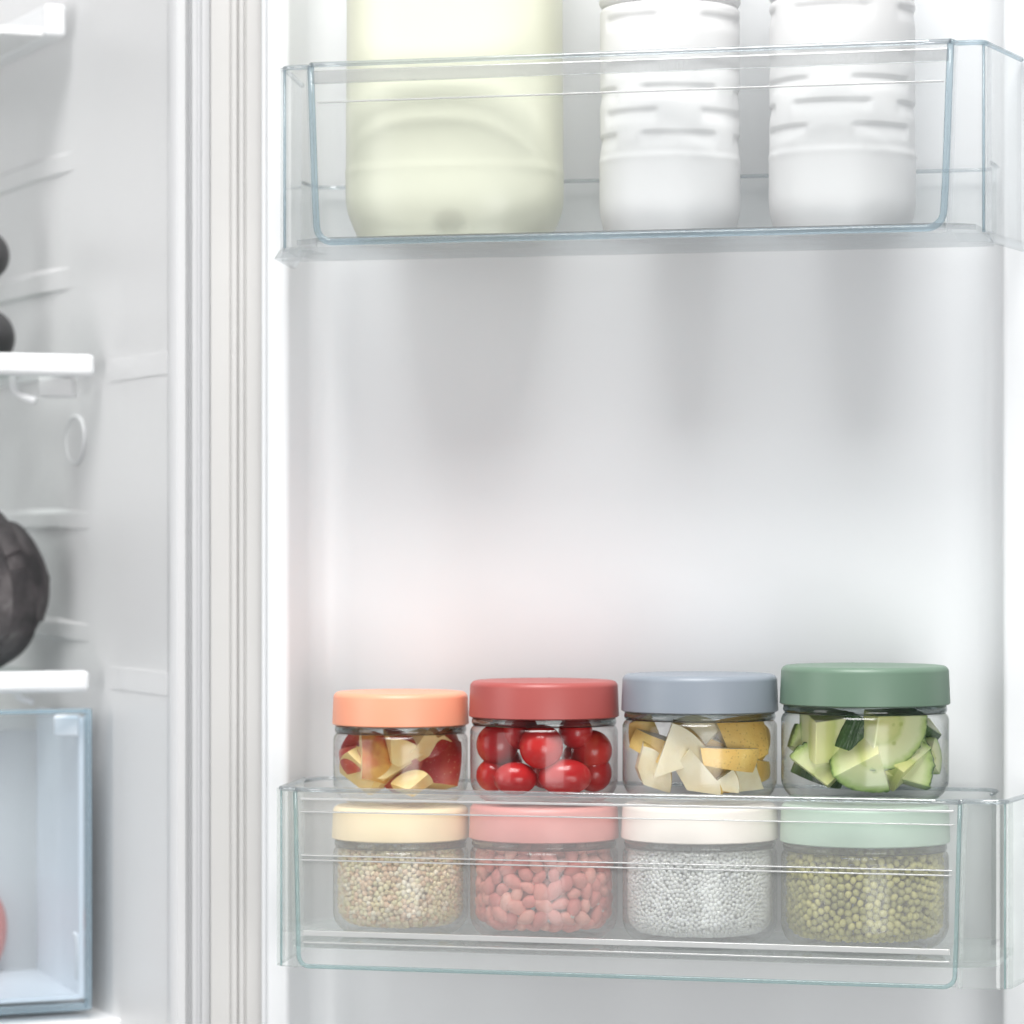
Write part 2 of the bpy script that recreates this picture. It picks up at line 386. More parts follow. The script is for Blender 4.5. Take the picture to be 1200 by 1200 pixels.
# shelf rack at the top left
Y = 2.16; A = Vector((*pX(78, Y), 0)); A0 = Vector((*pX(52, Y - 0.006), 0))
rk = empty('shelf_basket', (A.x, A.y, CZ + (HZ - 47) / F * Y)); tag(rk, 'white shallow basket rim in the top left corner of the cabinet', 'basket')
zt, zb = CZ + (HZ - 5) / F * Y, CZ + (HZ - 44) / F * Y
c = [A, A0, A0 + wdir * 0.4, A + wdir * 0.4]
B_ = A + ld * 0.2
wpart('side_rim', *closed_world([(p.x, p.y) for p in [A, A + ld * 0.014, A + ld * 0.014 + wdir * 0.4, A + wdir * 0.4]], zb, zt), M['trim'], rk, bevel=0.003, seg=3)
wpart('basket_floor', *closed_world([(p.x, p.y) for p in [A + ld * 0.0142 + wdir * .004, A + ld * 0.2 + wdir * .004, A + ld * 0.2 + wdir * 0.4, A + ld * 0.0142 + wdir * 0.4]], zb + 0.001, zb + 0.006), M['cabinet'], rk)

# crisper drawer
Yd = 2.085
dP = at(107, 1183, Yd)
dr = empty('crisper_drawer', (dP.x, dP.y, dP.z)); tag(dr, 'clear crisper drawer with blue edges below the lower shelf', 'drawer')
fd = ld
zt, zb = at(0, 830, Yd).z, dP.z
A, B = Vector((dP.x, dP.y, 0)), Vector((dP.x, dP.y, 0)) + fd * 0.28
def quad_plan(a, b, dep): return [(a.x, a.y), (b.x, b.y), (b.x + wdir.x * dep, b.y + wdir.y * dep), (a.x + wdir.x * dep, a.y + wdir.y * dep)]
wpart('front_panel', *closed_world(quad_plan(A + fd * 0.004, B, 0.003), zb + 0.004, zt - 0.004), M['drawer_clear'], dr)
M['drawer_edge'] = clear_mat('drawer_edge', (0.74, 0.85, 0.91), (0.74, 0.85, 0.91), 0.25, (0.74, 0.85, 0.92), 0.05, 1.0, 0.6)
for nm, a, b, z0, z1 in (('front_edge', A, A + fd * 0.0030, zb, zt), ('front_edge', A + fd * 0.0031, B, zt - 0.0028, zt), ('front_edge', A + fd * 0.0031, B, zb, zb + 0.0042)):
    wpart(nm, *closed_world(quad_plan(a - wdir * 0.002, b - wdir * 0.002, 0.007), z0, z1), M['drawer_edge'], dr, bevel=0.001)
sA = A + fd * 0.0055 + wdir * 0.008
sB = Vector((*pX(43, 2.215), 0))
nw = 10
wpart('side_panel', *closed_world([(sA.x, sA.y), (sB.x, sB.y), (sB.x + .003, sB.y + .001), (sA.x + 0.003, sA.y + .001)], zb + 0.006, zt - 0.006), M['drawer_side'], dr)
bB = sB + fd * 0.25
wpart('back_panel', *closed_world(quad_plan(sB, bB, 0.003), zb + 0.006, zt - 0.02), M['drawer_back'], dr)
shelf_box(dr, 'clip', 62, 92, 838, 864, 2.085, 0.012, M['trim'], 0.002)
tb = [at(86, 1092, 2.094), at(89.5, 1097, 2.094), at(91, 1106, 2.094), at(91, 1148, 2.094)]
wpart('tab', *tube(tb, 0.0016, 8), M['trim'], dr, smooth=True)
wpart('drawer_floor', *closed_world([(sA.x, sA.y), (sB.x, sB.y), (bB.x, bB.y), ((sA + fd * .25).x, (sA + fd * .25).y)], zb + 0.0055, zb + 0.0085), M['drawer_side'], dr)
# cabinet floor under the drawer
cf = at(110, 1194, 2.08)
C0 = Vector((cf.x + 0.02, cf.y, 0)); C1 = C0 + fd * 0.4
wpart('cabinet_floor', *closed_world(quad_plan(C0, C1, 0.5), ZLO, cf.z), M['cabinet'], fridge, bevel=0.002)

def noise_mat(name, ramp, scale=12.0, rough=0.45, bump=0.15, bscale=40.0, detail=6.0, sss=0.0, spots=None, spec=0.5, random_shift=0.0, coords='Object'):
    m, nt, out = mat(name); p = N(nt, 'ShaderNodeBsdfPrincipled', i_Roughness=rough)
    tc = N(nt, 'ShaderNodeTexCoord'); oi = N(nt, 'ShaderNodeObjectInfo')
    ns = N(nt, 'ShaderNodeTexNoise', i_Scale=scale, i_Detail=detail, noise_dimensions='4D')
    L(nt, tc.outputs[coords], ns.inputs['Vector'])
    mu = N(nt, 'ShaderNodeMath', operation='MULTIPLY'); mu.inputs[1].default_value = 50; L(nt, oi.outputs['Random'], mu.inputs[0]); L(nt, mu.outputs[0], ns.inputs['W'])
    ad = N(nt, 'ShaderNodeMath', operation='MULTIPLY_ADD'); L(nt, oi.outputs['Random'], ad.inputs[0]); ad.inputs[1].default_value = random_shift
    sb = N(nt, 'ShaderNodeMath', operation='SUBTRACT'); L(nt, ns.outputs['Fac'], sb.inputs[0]); sb.inputs[1].default_value = random_shift / 2
    L(nt, sb.outputs[0], ad.inputs[2])
    cr = N(nt, 'ShaderNodeValToRGB'); e = cr.color_ramp.elements
    e[0].position, e[0].color = ramp[0][0], rgba(ramp[0][1]); e[1].position, e[1].color = ramp[-1][0], rgba(ramp[-1][1])
    for pos, c in ramp[1:-1]: x = e.new(pos); x.color = rgba(c)
    L(nt, ad.outputs[0], cr.inputs[0]); last = cr.outputs[0]
    if spots:
        vo = N(nt, 'ShaderNodeTexVoronoi', i_Scale=spots[0]); L(nt, tc.outputs[coords], vo.inputs['Vector'])
        lt = N(nt, 'ShaderNodeMath', operation='LESS_THAN'); L(nt, vo.outputs['Distance'], lt.inputs[0]); lt.inputs[1].default_value = spots[1]
        mx = N(nt, 'ShaderNodeMix', data_type='RGBA'); mf = N(nt, 'ShaderNodeMath', operation='MULTIPLY'); L(nt, lt.outputs[0], mf.inputs[0]); mf.inputs[1].default_value = spots[3]
        L(nt, mf.outputs[0], mx.inputs[0]); L(nt, last, mx.inputs[6]); mx.inputs[7].default_value = rgba(spots[2]); last = mx.outputs[2]
    L(nt, last, p.inputs['Base Color'])
    n2 = N(nt, 'ShaderNodeTexNoise', i_Scale=bscale, i_Detail=5.0); L(nt, tc.outputs[coords], n2.inputs['Vector'])
    b = N(nt, 'ShaderNodeBump', i_Strength=bump, i_Distance=0.001); L(nt, n2.outputs['Fac'], b.inputs['Height']); L(nt, b.outputs[0], p.inputs['Normal'])
    p.inputs['Specular IOR Level'].default_value = spec
    if sss: p.inputs['Subsurface Weight'].default_value = sss; p.inputs['Subsurface Radius'].default_value = (0.004, 0.003, 0.0015); p.inputs['Subsurface Scale'].default_value = 1.0
    L(nt, p.outputs[0], out.inputs[0]); return m

M['dark_skin'] = noise_mat('dark_skin', [(0.35, (0.035, 0.034, 0.036)), (0.7, (0.10, 0.098, 0.10))], 30, 0.42, 0.3, 120)
M['cabbage'] = noise_mat('cabbage_leaf', [(0.36, (0.025, 0.022, 0.024)), (0.52, (0.065, 0.056, 0.059)), (0.62, (0.11, 0.098, 0.10)), (0.74, (0.26, 0.25, 0.25))], 48, 0.55, 1.0, 130, 9.0)

def blob(name, loc, rx, ry, rz, material, parent=None, seed=0, amp=0.04, rot=(0, 0, 0), sub=4, sq=1.0):
    bm = bmesh.new(); bmesh.ops.create_icosphere(bm, subdivisions=sub, radius=1.0)
    rs = np.random.default_rng(seed); ks = rs.normal(size=(5, 3)) * 1.6; ph = rs.uniform(0, 6.28, 5)
    for v in bm.verts:
        d = sum(math.sin(v.co.dot(Vector(k)) + p) for k, p in zip(ks, ph)) / 5
        v.co *= 1 + amp * d
        v.co.x *= rx; v.co.y *= ry; v.co.z *= rz
    me = bpy.data.meshes.new(name); bm.to_mesh(me); bm.free()
    o = link(name, me, material, parent, True); o.location = loc; o.rotation_euler = rot
    return o
# dark vegetables
for i, (px, py, r, lab) in enumerate(((-22, 299, 34, 'dark grey round vegetable at the left edge, upper of two above the shelf'),
                                      (-20, 381, 38, 'dark grey round vegetable resting on the upper shelf at the left edge'))):
    rr = r / F * 2.2
    p = at(px, py, 2.20)
    o = blob('dark_vegetable', (p.x, p.y, p.z), rr, rr, rr * 0.92, M['dark_skin'], None, 20 + i)
    tag(o, lab, 'vegetable', 'dark vegetables on the upper shelf')
    if i == 1: o.location.z = z1t - 0.003 + rr * 0.92 * 0.985
# dark cabbage: overlapping leaves over a core
Yc = 2.175; cR = 103 / F * Yc
cc = at(-42, 668, Yc); cc.z = z2t - 0.003 + cR * 0.93
cab = empty('dark_cabbage', (cc.x, cc.y, z2t - 0.003)); tag(cab, 'large dark purple grey cabbage with overlapping leaves on the lower shelf', 'cabbage')
core = blob('cabbage_head', (0, 0, cR * 0.93), cR * 0.93, cR * 0.93, cR * 0.92, M['cabbage'], cab, 3, 0.01)
def cabbage_leaf(axis, spread, roll, lift):
    ax = Vector(axis).normalized(); e1 = ax.orthogonal().normalized(); e1 = Matrix.Rotation(roll, 3, ax) @ e1; e2 = ax.cross(e1)
    vs, fs = [], []; n = 40
    for j in range(n + 1):
        for i in range(n + 1):
            a = (i / n * 2 - 1); b = (j / n * 2 - 1)
            w = spread * (1 - 0.25 * (b + 1) / 2)
            x, y = a * w * math.sqrt(max(0, 1 - 0.45 * b * b)), b * spread * 1.15
            d = (ax * math.cos(math.hypot(x, y)) + (e1 * x + e2 * y) * (math.sin(math.hypot(x, y)) / max(math.hypot(x, y), 1e-6)))
            edge = max(abs(a), abs(b)); rr = cR * (0.955 + lift + 0.014 * edge ** 4 + 0.003 * math.sin(6 * y + 3 * a) * edge + 0.012 * math.exp(-(a / 0.06) ** 2) * (1 - b) * .5 + 0.0015 * math.sin(a * 14 + b * 3) * abs(a))
            vs.append(d * rr + Vector((0, 0, cR * 0.93)))
    for j in range(n):
        for i in range(n): fs.append([j * (n + 1) + i, j * (n + 1) + i + 1, (j + 1) * (n + 1) + i + 1, (j + 1) * (n + 1) + i])
    o = link('cabbage_leaf', mesh_of('cabbage_leaf', vs, fs), M['cabbage'], cab, True)
    s = o.modifiers.new('solid', 'SOLIDIFY'); s.thickness = 0.0012
for ax, sp, ro, li in (((0.95, -0.55, 0.35), 0.72, 0.6, 0.00), ((0.55, -0.75, -0.55), 0.66, 2.2, 0.016), ((-0.2, -0.8, 0.7), 0.8, 1.2, 0.010), ((0.2, -0.95, 0.0), 0.6, -0.5, 0.024)):
    cabbage_leaf(ax, sp, ro, li)
# something red in the drawer
M['red_pepper'] = noise_mat('red_pepper_skin', [(0.3, (0.60, 0.20, 0.18)), (0.7, (0.70, 0.30, 0.27))], 12, 0.3, 0.05)
p = at(-20, 1075, 2.20)
o = blob('red_pepper', (p.x, p.y, zb + 0.0085 + 0.0265), 0.016, 0.016, 0.027, M['red_pepper'], None, 9, 0.08); tag(o, 'blurred red vegetable inside the clear drawer', 'pepper')

# ================================================================== DOOR BINS
def lerp(a, b, t): return a + (b - a) * t
def door_bin(name, label, spec):
    """spec: pixel columns of the column/panel edges and rows of rim and foot at the left and right front corners"""
    VF, VC = spec['VF'], spec['VC']           # front panel plane, corner column plane
    mC, mF, mE, mN = M[spec['clear']], M[spec['front']], M[spec['edge']], M[spec['clear'].replace('clear', 'end')]
    uL, zTL, _ = up(spec['xl'], spec['ytl'], VC); uR, zTR, _ = up(spec['xr'], spec['ytr'], VC)
    zt = (zTL + zTR) / 2
    zbL = up(spec['pl1'], spec['ybl'], VF)[1]; zbR = up(spec['pr1'], spec['ybr'], VF)[1]; zb = (zbL + zbR) / 2
    a0, a1 = U(spec['pl0'], VF), U(spec['pr0'], VF)     # front panel edges at the rim
    b0, b1 = U(spec['pl1'], VF), U(spec['pr1'], VF)     # and at the foot
    zf = spec['zf'](zb)
    base = W((uL + uR) / 2, 0.06, zb)
    r = empty(name, (base.x, base.y, base.z), -TH); tag(r, label, 'door bin', 'clear door bins')
    th = 0.0026
    kz = [zb + (zt - zb) * t for t in (0, .25, .5, .75, 1)]
    # front panel, thicker lip at the top
    lev = []
    for z in kz:
        t = (z - zb) / (zt - zb); lev.append((z, [(lerp(lerp(b0, a0, t), lerp(b1, a1, t), i / 24) , VF) for i in range(25)]))
    fp = two_faced(wpart('front_panel', *ribbon(lev, th, -1), mF, r), lev)
    # corner columns: front face curving into the flared side panel
    ins = 0.0105
    for sgn, uo, ua, ub in ((-1, uL, a0, b0), (1, uR, a1, b1)):
        e = 0.006
        def path(k, uu):
            ptsx = [(uu + sgn * 0.0012, VF - 0.003), (uu + sgn * 0.0022, VC)]
            ptsx += [(uo - sgn * e + sgn * e * math.sin(R(a)), VC - e + e * math.cos(R(a))) for a in range(0, 91, 15)]
            return ptsx
        lev = []
        for z in [zb + spec['foot'] + (zt - zb - spec['foot']) * t for t in (0, .5, 1)]:
            t = (z - zb) / (zt - zb); lev.append((z, path(t, lerp(ub, ua, t))))
        autosmooth(two_faced(wpart('corner_column', *ribbon(lev, th, sgn), mN, r), lev), 50)
        ue = (uA - 0.0015 + 0.0) if sgn < 0 else (uB + 0.0015)
        ue = uo + sgn * spec['flare']
        pth = [(lerp(uo, ue, i / 8), lerp(VC - e, VR + 0.002, i / 8)) for i in range(9)]
        drop = spec['sdrop']
        lev = [(zb + spec['foot'], pth), (zt - 0.0004, pth)]; two_faced(wpart('side_panel', *ribbon(lev, th, sgn), mN, r), lev)
        # foot skirt flaring out under the column
        pth2 = [(uo - sgn * 0.016, VC + .0008)] + [(uo - sgn * e + sgn * e * math.sin(R(a)), VC - e + e * math.cos(R(a))) for a in range(0, 91, 30)] + [(ue, VR + 0.002)]
        pth3 = [(u + sgn * 0.0028, v + 0.001) for u, v in pth2]
        if spec.get('flange'): wpart('foot_skirt', *ribbon([(zb + spec['foot'] - 0.0055, pth3), (zb + spec['foot'] - 0.0006, pth2)], th, sgn), mC, r)
        # dark seam where the column's plates meet
        wpart('column_edge', *tube([W(uo - sgn * 0.0012, VC - 0.0016, zb + spec['foot']), W(uo - sgn * 0.0012, VC - 0.0016, zt - 0.001)], spec['ce'], 8), mE, r, smooth=True)
        # rim over column and side
        rp = [W(ua, VF - 0.001, zt)] + [W(u, v, zt) for u, v in path(1, ua)[1:]] + [W(u, v, zt) for u, v in pth[1:]]
        wpart('side_rim', *tube(rp, 0.0014, 8), M[spec['rim']] if sgn > 0 else M['edge_pale'], r, smooth=True)
    # floor, back panel
    ui, uj = uA + 0.002, uB - 0.002
    poly = [(b0 + 0.001, VF - 0.004), (b1 - 0.001, VF - 0.004), (uR - 0.006, VC - 0.008), (uR - 0.004, VR + 0.003), (uj - 0.004, VR + 0.003), (uj - 0.004, 0.018), (uj - 0.012, 0.007), (ui + 0.012, 0.007), (ui + 0.004, 0.018), (ui + 0.004, VR + 0.003), (uL + 0.004, VR + 0.003), (uL + 0.006, VC - 0.008)]
    wpart('bin_floor', *prism_uv(poly, zf - 0.003, zf), M[spec['floor']], r)
    zbk = zf + (zt - zf) * spec['backh']
    pb = arc(ui + 0.015, 0.018, 0.011, 180, 270, 6) + arc(uj - 0.015, 0.018, 0.011, 270, 360, 6)
    pb = [(ui + 0.004, VR - 0.004)] + pb + [(uj - 0.004, VR - 0.004)]
    lev = [(zf + 0.0004, pb), (zbk, pb)]; two_faced(wpart('back_panel', *ribbon(lev, 0.002, -1), M['back_clear'], r), lev)
    wpart('back_rim', *tube([W(u, v, zbk) for u, v in pb], 0.0011, 6), M['edge_pale'], r, smooth=True)
    # curved chin between front panel foot and floor
    fl_ = [(lerp(uL - 0.003, uR + 0.003, i / 12), VC - 0.012) for i in range(13)]
    if spec.get('flange'): wpart('lower_flange', *ribbon([(zb - spec['flange'], fl_), (zb - 0.0008, fl_)], 0.002, 1), mC, r)
    # U-shaped edge around the front panel
    rad = spec['rad']
    pts = [W(a0, VF, zt - 0.001)]
    for t in (0.25, 0.5, 0.75): pts.append(W(lerp(a0, b0, t), VF, lerp(zt, zb, t)))
    cz = [(b0 + rad + rad * math.cos(R(a)), zb + rad + rad * math.sin(R(a))) for a in range(180, 271, 15)]
    pts += [W(u, VF, z) for u, z in cz]
    pts += [W(lerp(b0 + rad, b1 - rad, i / 12), VF, zb) for i in range(1, 12)]
    cz = [(b1 - rad + rad * math.cos(R(a)), zb + rad + rad * math.sin(R(a))) for a in range(270, 361, 15)]
    pts += [W(u, VF, z) for u, z in cz]
    for t in (0.75, 0.5, 0.25): pts.append(W(lerp(a1, b1, t), VF, lerp(zt, zb, t)))
    pts.append(W(a1, VF, zt - 0.001))
    wpart('front_edge', *tube(pts, spec['er'], 10, squash=1.2), mE, r, smooth=True)
    # rim of the front panel
    wpart('front_rim', *tube([W(lerp(a0, a1, i / 20), VF - 0.001, zt) for i in range(21)], 0.0015, 8), M['edge_pale'], r, smooth=True)
    for (yy, hh, vv, dep) in spec['ribs']:      # moulded horizontal lines, rows given at the left end
        z = up(spec['pl1'], yy, VF)[1]
        t = (z - zb) / (zt - zb); ua, ub = lerp(b0, a0, t) + 0.003, lerp(b1, a1, t) - 0.003
        wpart('moulded_line', *wbox(ua, ub, VF + 0.0002 - dep, VF + 0.0012, z - hh / 2, z + hh / 2), M['rib'], r, bevel=min(hh, .001) * 0.3)
    return r, zf, zt, zb
upper, zfU, ztU, zbU = door_bin('door_bin', 'clear upper door bin with blue edges holding the three bottles',
    dict(VF=0.124, VC=0.116, xl=330, xr=1155, ytl=76, ytr=53, pl0=364, pr0=1114, pl1=371, pr1=1106, ybl=281, ybr=270, foot=-0.002, flange=0.0085, flare=0.011, sdrop=0,
         backh=0.42, floor='clear_upper', clear='clear_upper', front='clear_upper', edge='edge_blue', er=0.0016, rad=0.009, ce=0.0008, rim='edge_blue', zf=lambda z: z + 0.0030,
         ribs=[(120, 0.0007, 0, 0.003)]))
lower, zfL, ztL, zbL = door_bin('door_bin', 'clear lower door bin with green tint holding the eight jars',
    dict(VF=0.124, VC=0.117, xl=326, xr=1180, ytl=920, ytr=944, pl0=346, pr0=1125, pl1=350, pr1=1119, ybl=1131, ybr=1158, foot=-0.001, flare=0.008, sdrop=0,
         backh=0.98, floor='floor_lower', clear='clear_lower', front='front_lower', edge='edge_teal', er=0.0010, rad=0.006, ce=0.0006, rim='edge_pale', zf=lambda z: z + 0.0125,
         ribs=[(936, 0.0013, 0, .002), (951, 0.0007, 0, .002), (1002, 0.0007, 0, .002), (1007.5, 0.0008, 0, .002), (1093, 0.0030, 0, .002), (1104, 0.0009, 0, .002)]))
# glossy lip under the upper bin's front rim
a0 = U(366, 0.1235); a1 = U(1112, 0.1235)
wpart('front_lip', *wbox(a0, a1, 0.1215, 0.1248, ztU - 0.0105, ztU - 0.0032), M['lip'], upper, bevel=0.001)

# ================================================================== BOTTLES
def px_scale(px, v): return up(px, 600, v)[2] / F
def bottle(name, label, cpx, wpx, v, profile_fn, material, z0, height, depth_ratio=1.0, n=180, nz=150, cat='bottle'):
    u = U(cpx, v); sc = px_scale(cpx, v); Rm = wpx / 2 * sc
    loc = W(u, v, z0)
    r = empty(name, loc, -TH); tag(r, label, cat, 'bottles in the upper door bin')
    vs, fs = [], []
    for j in range(nz + 1):
        z = height * j / nz
        for i in range(n):
            a = 2 * math.pi * i / n            # a=0: facing the room (local -y)
            rr = profile_fn(z, a, Rm)
            vs.append((rr * math.sin(a), -rr * math.cos(a) * depth_ratio, z))
    for j in range(nz):
        for i in range(n):
            k = (i + 1) % n; fs.append([j * n + i, j * n + k, (j + 1) * n + k, (j + 1) * n + i])
    fs.append(list(range(n))[::-1]); fs.append([nz * n + i for i in range(n)])
    link('body', mesh_of(name, vs, fs), material, r, True)
    return r, Rm
def sstep(a, b, x):
    t = min(1, max(0, (x - a) / (b - a))); return t * t * (3 - 2 * t)
VB = 0.062
pxm = 1 / px_scale(640, VB)
def zrow(y): return (lambda z: z)(up(640, y, VB)[1]) - zfU
def milk_prof(z, a, Rm):
    k = 1 - 0.12 * (1 - sstep(-0.002, 0.030, z)) ** 1.8            # rounded heel
    ring = zrow(203)
    k += 0.005 * math.exp(-((z - ring) / 0.0015) ** 2) - 0.004 * sstep(ring, ring + 0.006, z)
    k -= 0.006 * sstep(0.06, 0.12, z)
    aa = (a + math.pi) % (2 * math.pi) - math.pi
    dent = math.exp(-((aa - 0.17) / 0.15) ** 4) * (1 - sstep(0.002, 0.016 - 0.02 * abs(aa - 0.17), z))
    k -= 0.07 * dent
    sup = (abs(math.cos(a)) ** 2.6 + abs(math.sin(a)) ** 2.6) ** (-1 / 2.6)
    if z > 0.2: k *= 1 - 0.75 * sstep(0.2, 0.27, z)
    return Rm * k * min(sup, 1.12) / 1.0 * 1.0
M['cream'] = plastic_mat('cream_milk', srgb(236, 237, 216), 0.32, 0.015, 0.01, 30)
milk, Rm = bottle('milk_bottle', 'wide cream coloured milk bottle, widest of the three in the upper bin', 533, 252, 0.066, milk_prof, M['cream'], zfU, 0.29, 0.80)
M['cap'] = plastic_mat('cap_white', (0.8, 0.8, 0.78), 0.35)
capm = lathe([(0, 0.285), (Rm * .3, 0.285), (Rm * .3, 0.303), (Rm * .28, 0.306), (0, 0.306)], 48)
link('cap', mesh_of('cap', *capm), M['cap'], milk, True)

def slot(x, half):       # soft-ended slot
    return 1 - sstep(half * 0.78, half, abs(x))
def make_ribbed(cA, cB, rowsA, rowsB, halfA=30, halfB=34, groove=18):
    za, zb_ = [zrow(y) for y in rowsA], [zrow(y) for y in rowsB]; zg = zrow(groove); zbase = zrow(196)
    def f(z, a, Rm):
        k = 1 - 0.10 * (1 - sstep(-0.004, 0.022, z)) ** 1.7
        d = math.degrees(a)
        def near(c, half):
            x = (d - c + 45) % 90 - 45
            return slot(x, half)
        s = 0
        for zz in za: s = max(s, near(cA, halfA) * sh(z - zz))
        for zz in zb_: s = max(s, near(cB, halfB) * sh(z - zz))
        k -= 0.026 * s
        k -= 0.010 * sstep(zbase, zbase + 0.003, z) * 1.0
        k += 0.005 * math.exp(-((z - zbase) / 0.002) ** 2)
        k -= 0.05 * math.exp(-((z - zg) / 0.0011) ** 2)
        k += 0.015 * sstep(zg, zg + 0.002, z)
        if z > 0.17: k *= 1 - 0.7 * sstep(0.17, 0.24, z)
        return Rm * k
    def sh(dz):          # sharp upper lip, soft lower slope
        return sstep(-0.0075, 0.0012, dz) * (1 - sstep(0.0012, 0.0028, dz))
    return f
M['white_bottle'] = plastic_mat('white_bottle', (0.84, 0.84, 0.84), 0.38, 0.01, 0.01, 30)
b1, Rb1 = bottle('ribbed_bottle', 'white ribbed bottle in the middle of the upper bin', 785, 165, 0.066, make_ribbed(-25, 20, [38, 92, 147], [120, 173], 30, 36), M['white_bottle'], zfU, 0.25, 1.0, 160, 200)
b2, Rb2 = bottle('ribbed_bottle', 'white ribbed bottle at the right of the upper bin', 987, 172, 0.066, make_ribbed(0, 44, [35, 86, 143], [116, 170], 36, 30), M['white_bottle'], zfU, 0.25, 1.0, 160, 200)
for b, rr in ((b1, Rb1), (b2, Rb2)):
    link('cap', mesh_of('cap', *lathe([(0, 0.247), (rr * .38, 0.247), (rr * .38, 0.266), (rr * .36, 0.269), (0, 0.269)], 48)), M['cap'], b, True)
# the amber seam on the lower bin's left edge
# ================================================================== JARS
VJ = 0.066
def jar(label, cpx, wpx, ylt, ylb, yb, lid_c, z0, jar_group):
    u = U(cpx, VJ); sc = px_scale(cpx, VJ); Ro = wpx / 2 * sc
    z_at = lambda y: CZ + (HZ - y) * sc
    Hl, Ht = (yb - ylb) * sc, (yb - ylt) * sc          # glass height below the lid, total height
    loc = W(u, VJ, z0)
    r = empty('storage_jar', loc, -TH + random.uniform(-.3, .3)); tag(r, label, 'jar', jar_group)
    rb = 0.0125; t = 0.0023; Rg = Ro * 0.985; neck = Ro * 0.90
    sh = 0.0050
    outer = [(0, 0.0014), (Rg * 0.55, 0.0014), (Rg - rb * 1.05, 0.0008), (Rg - rb, 0.0)] + arc(Rg - rb, rb, rb, -84, 0, 10) + [(Rg, Hl - sh - 0.006)] + arc(Rg - sh, Hl - sh - 0.003, sh, 5, 70, 7) + [(neck, Hl - 0.001), (neck, Hl + 0.008)]
    inner = [(neck - t, Hl + 0.008), (neck - t, Hl - 0.002)] + [(x - t, y - 0.001) for x, y in arc(Rg - sh, Hl - sh - 0.003, sh, 70, 5, 7)] + [(Rg - t, rb + 0.004)] + arc(Rg - rb, rb + 0.0024, rb - t, 0, -88, 10) + [(0, 0.0050)]
    body = autosmooth(link('glass_body', mesh_of('jar_glass', *lathe(outer + inner, 96)), M['glass'], r), 60)
    body.data.materials.append(M['through'])
    body.data.polygons.foreach_set('material_index', [0 if i < (len(outer) - 1) * 96 else 1 for i in range(len(body.data.polygons))])
    # thick glass foot ring and shoulder bead
    ft = lathe([(Rg - rb - .004, 0.0016), (Rg - rb + .002, 0.0012), (Rg - rb * 0.45, 0.0032), (Rg - rb * 0.5, 0.0046), (Rg - rb - .003, 0.0040), (Rg - rb - .004, 0.0016)], 72)
    link('shoulder', mesh_of('shoulder', *lathe([(neck + 0.0004, Hl + 0.0005), (Ro * 0.955, Hl + 0.0002), (Ro * 0.965, Hl - 0.0022), (Ro * 0.955, Hl - 0.0038), (neck + 0.0006, Hl - 0.0030), (neck + 0.0004, Hl + 0.0005)], 72)), M['glass_thick'], r, True)
    m = plastic_mat('lid_' + label.split()[0], lid_c, 0.42, 0.02, 0.02, 180, 0.0)
    hl = Ht - Hl - 0.0006; e = 0.0035; ri = neck + 0.0012
    lp = [(0, Hl + hl)] + [(Ro * 0.7, Hl + hl)] + [(x, y) for x, y in arc(Ro * 0.985 - e, Hl + hl - e, e, 90, 8, 8)] + [(Ro, Hl + 0.0012), (Ro - 0.0008, Hl + 0.0006), (ri, Hl + 0.0006), (ri, Hl + hl - 0.004), (0, Hl + hl - 0.004)]
    autosmooth(link('lid', mesh_of('lid', *lathe(lp, 96)), m, r), 40)
    return dict(root=r, loc=loc, R=Rg - t, Ro=Ro, H=Hl, rb=rb - t, z0=z0 + 0.0050, top=z0 + Hl - 0.002, cpx=cpx, sc=sc, Ht=Ht, neck=neck - t)
G1, G2 = 'lower row of storage jars', 'upper row of storage jars'
LO = [('cream lidded glass jar of buckwheat grains under the orange lidded jar', 469.5, 161, 945, 986, 1096, srgb(246, 224, 184)),  # lower lids' base colours are paled to stand in for the milky veil
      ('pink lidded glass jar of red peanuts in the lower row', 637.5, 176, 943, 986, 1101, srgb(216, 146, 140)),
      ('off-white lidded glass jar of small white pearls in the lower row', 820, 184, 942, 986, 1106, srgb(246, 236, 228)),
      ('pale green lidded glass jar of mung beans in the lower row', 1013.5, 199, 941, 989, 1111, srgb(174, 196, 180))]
HI = [('orange lidded glass jar of apple chunks in the upper row', 469.5, 160, 808, 849, 940, srgb(246, 166, 134)),
      ('red lidded glass jar of cherry tomatoes in the upper row', 637.5, 176, 797, 842, 940, srgb(172, 86, 82)),
      ('grey lidded glass jar of pear chunks in the upper row', 820, 184, 790, 836, 940, srgb(140, 148, 158)),
      ('green lidded glass jar of cucumber chunks in the upper row', 1013.5, 199, 782, 830, 942, srgb(108, 133, 115))]
jl, jh = [], []
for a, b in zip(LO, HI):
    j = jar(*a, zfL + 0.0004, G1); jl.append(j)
    jh.append(jar(*b, zfL + 0.0004 + j['Ht'] + 0.0004, G2))

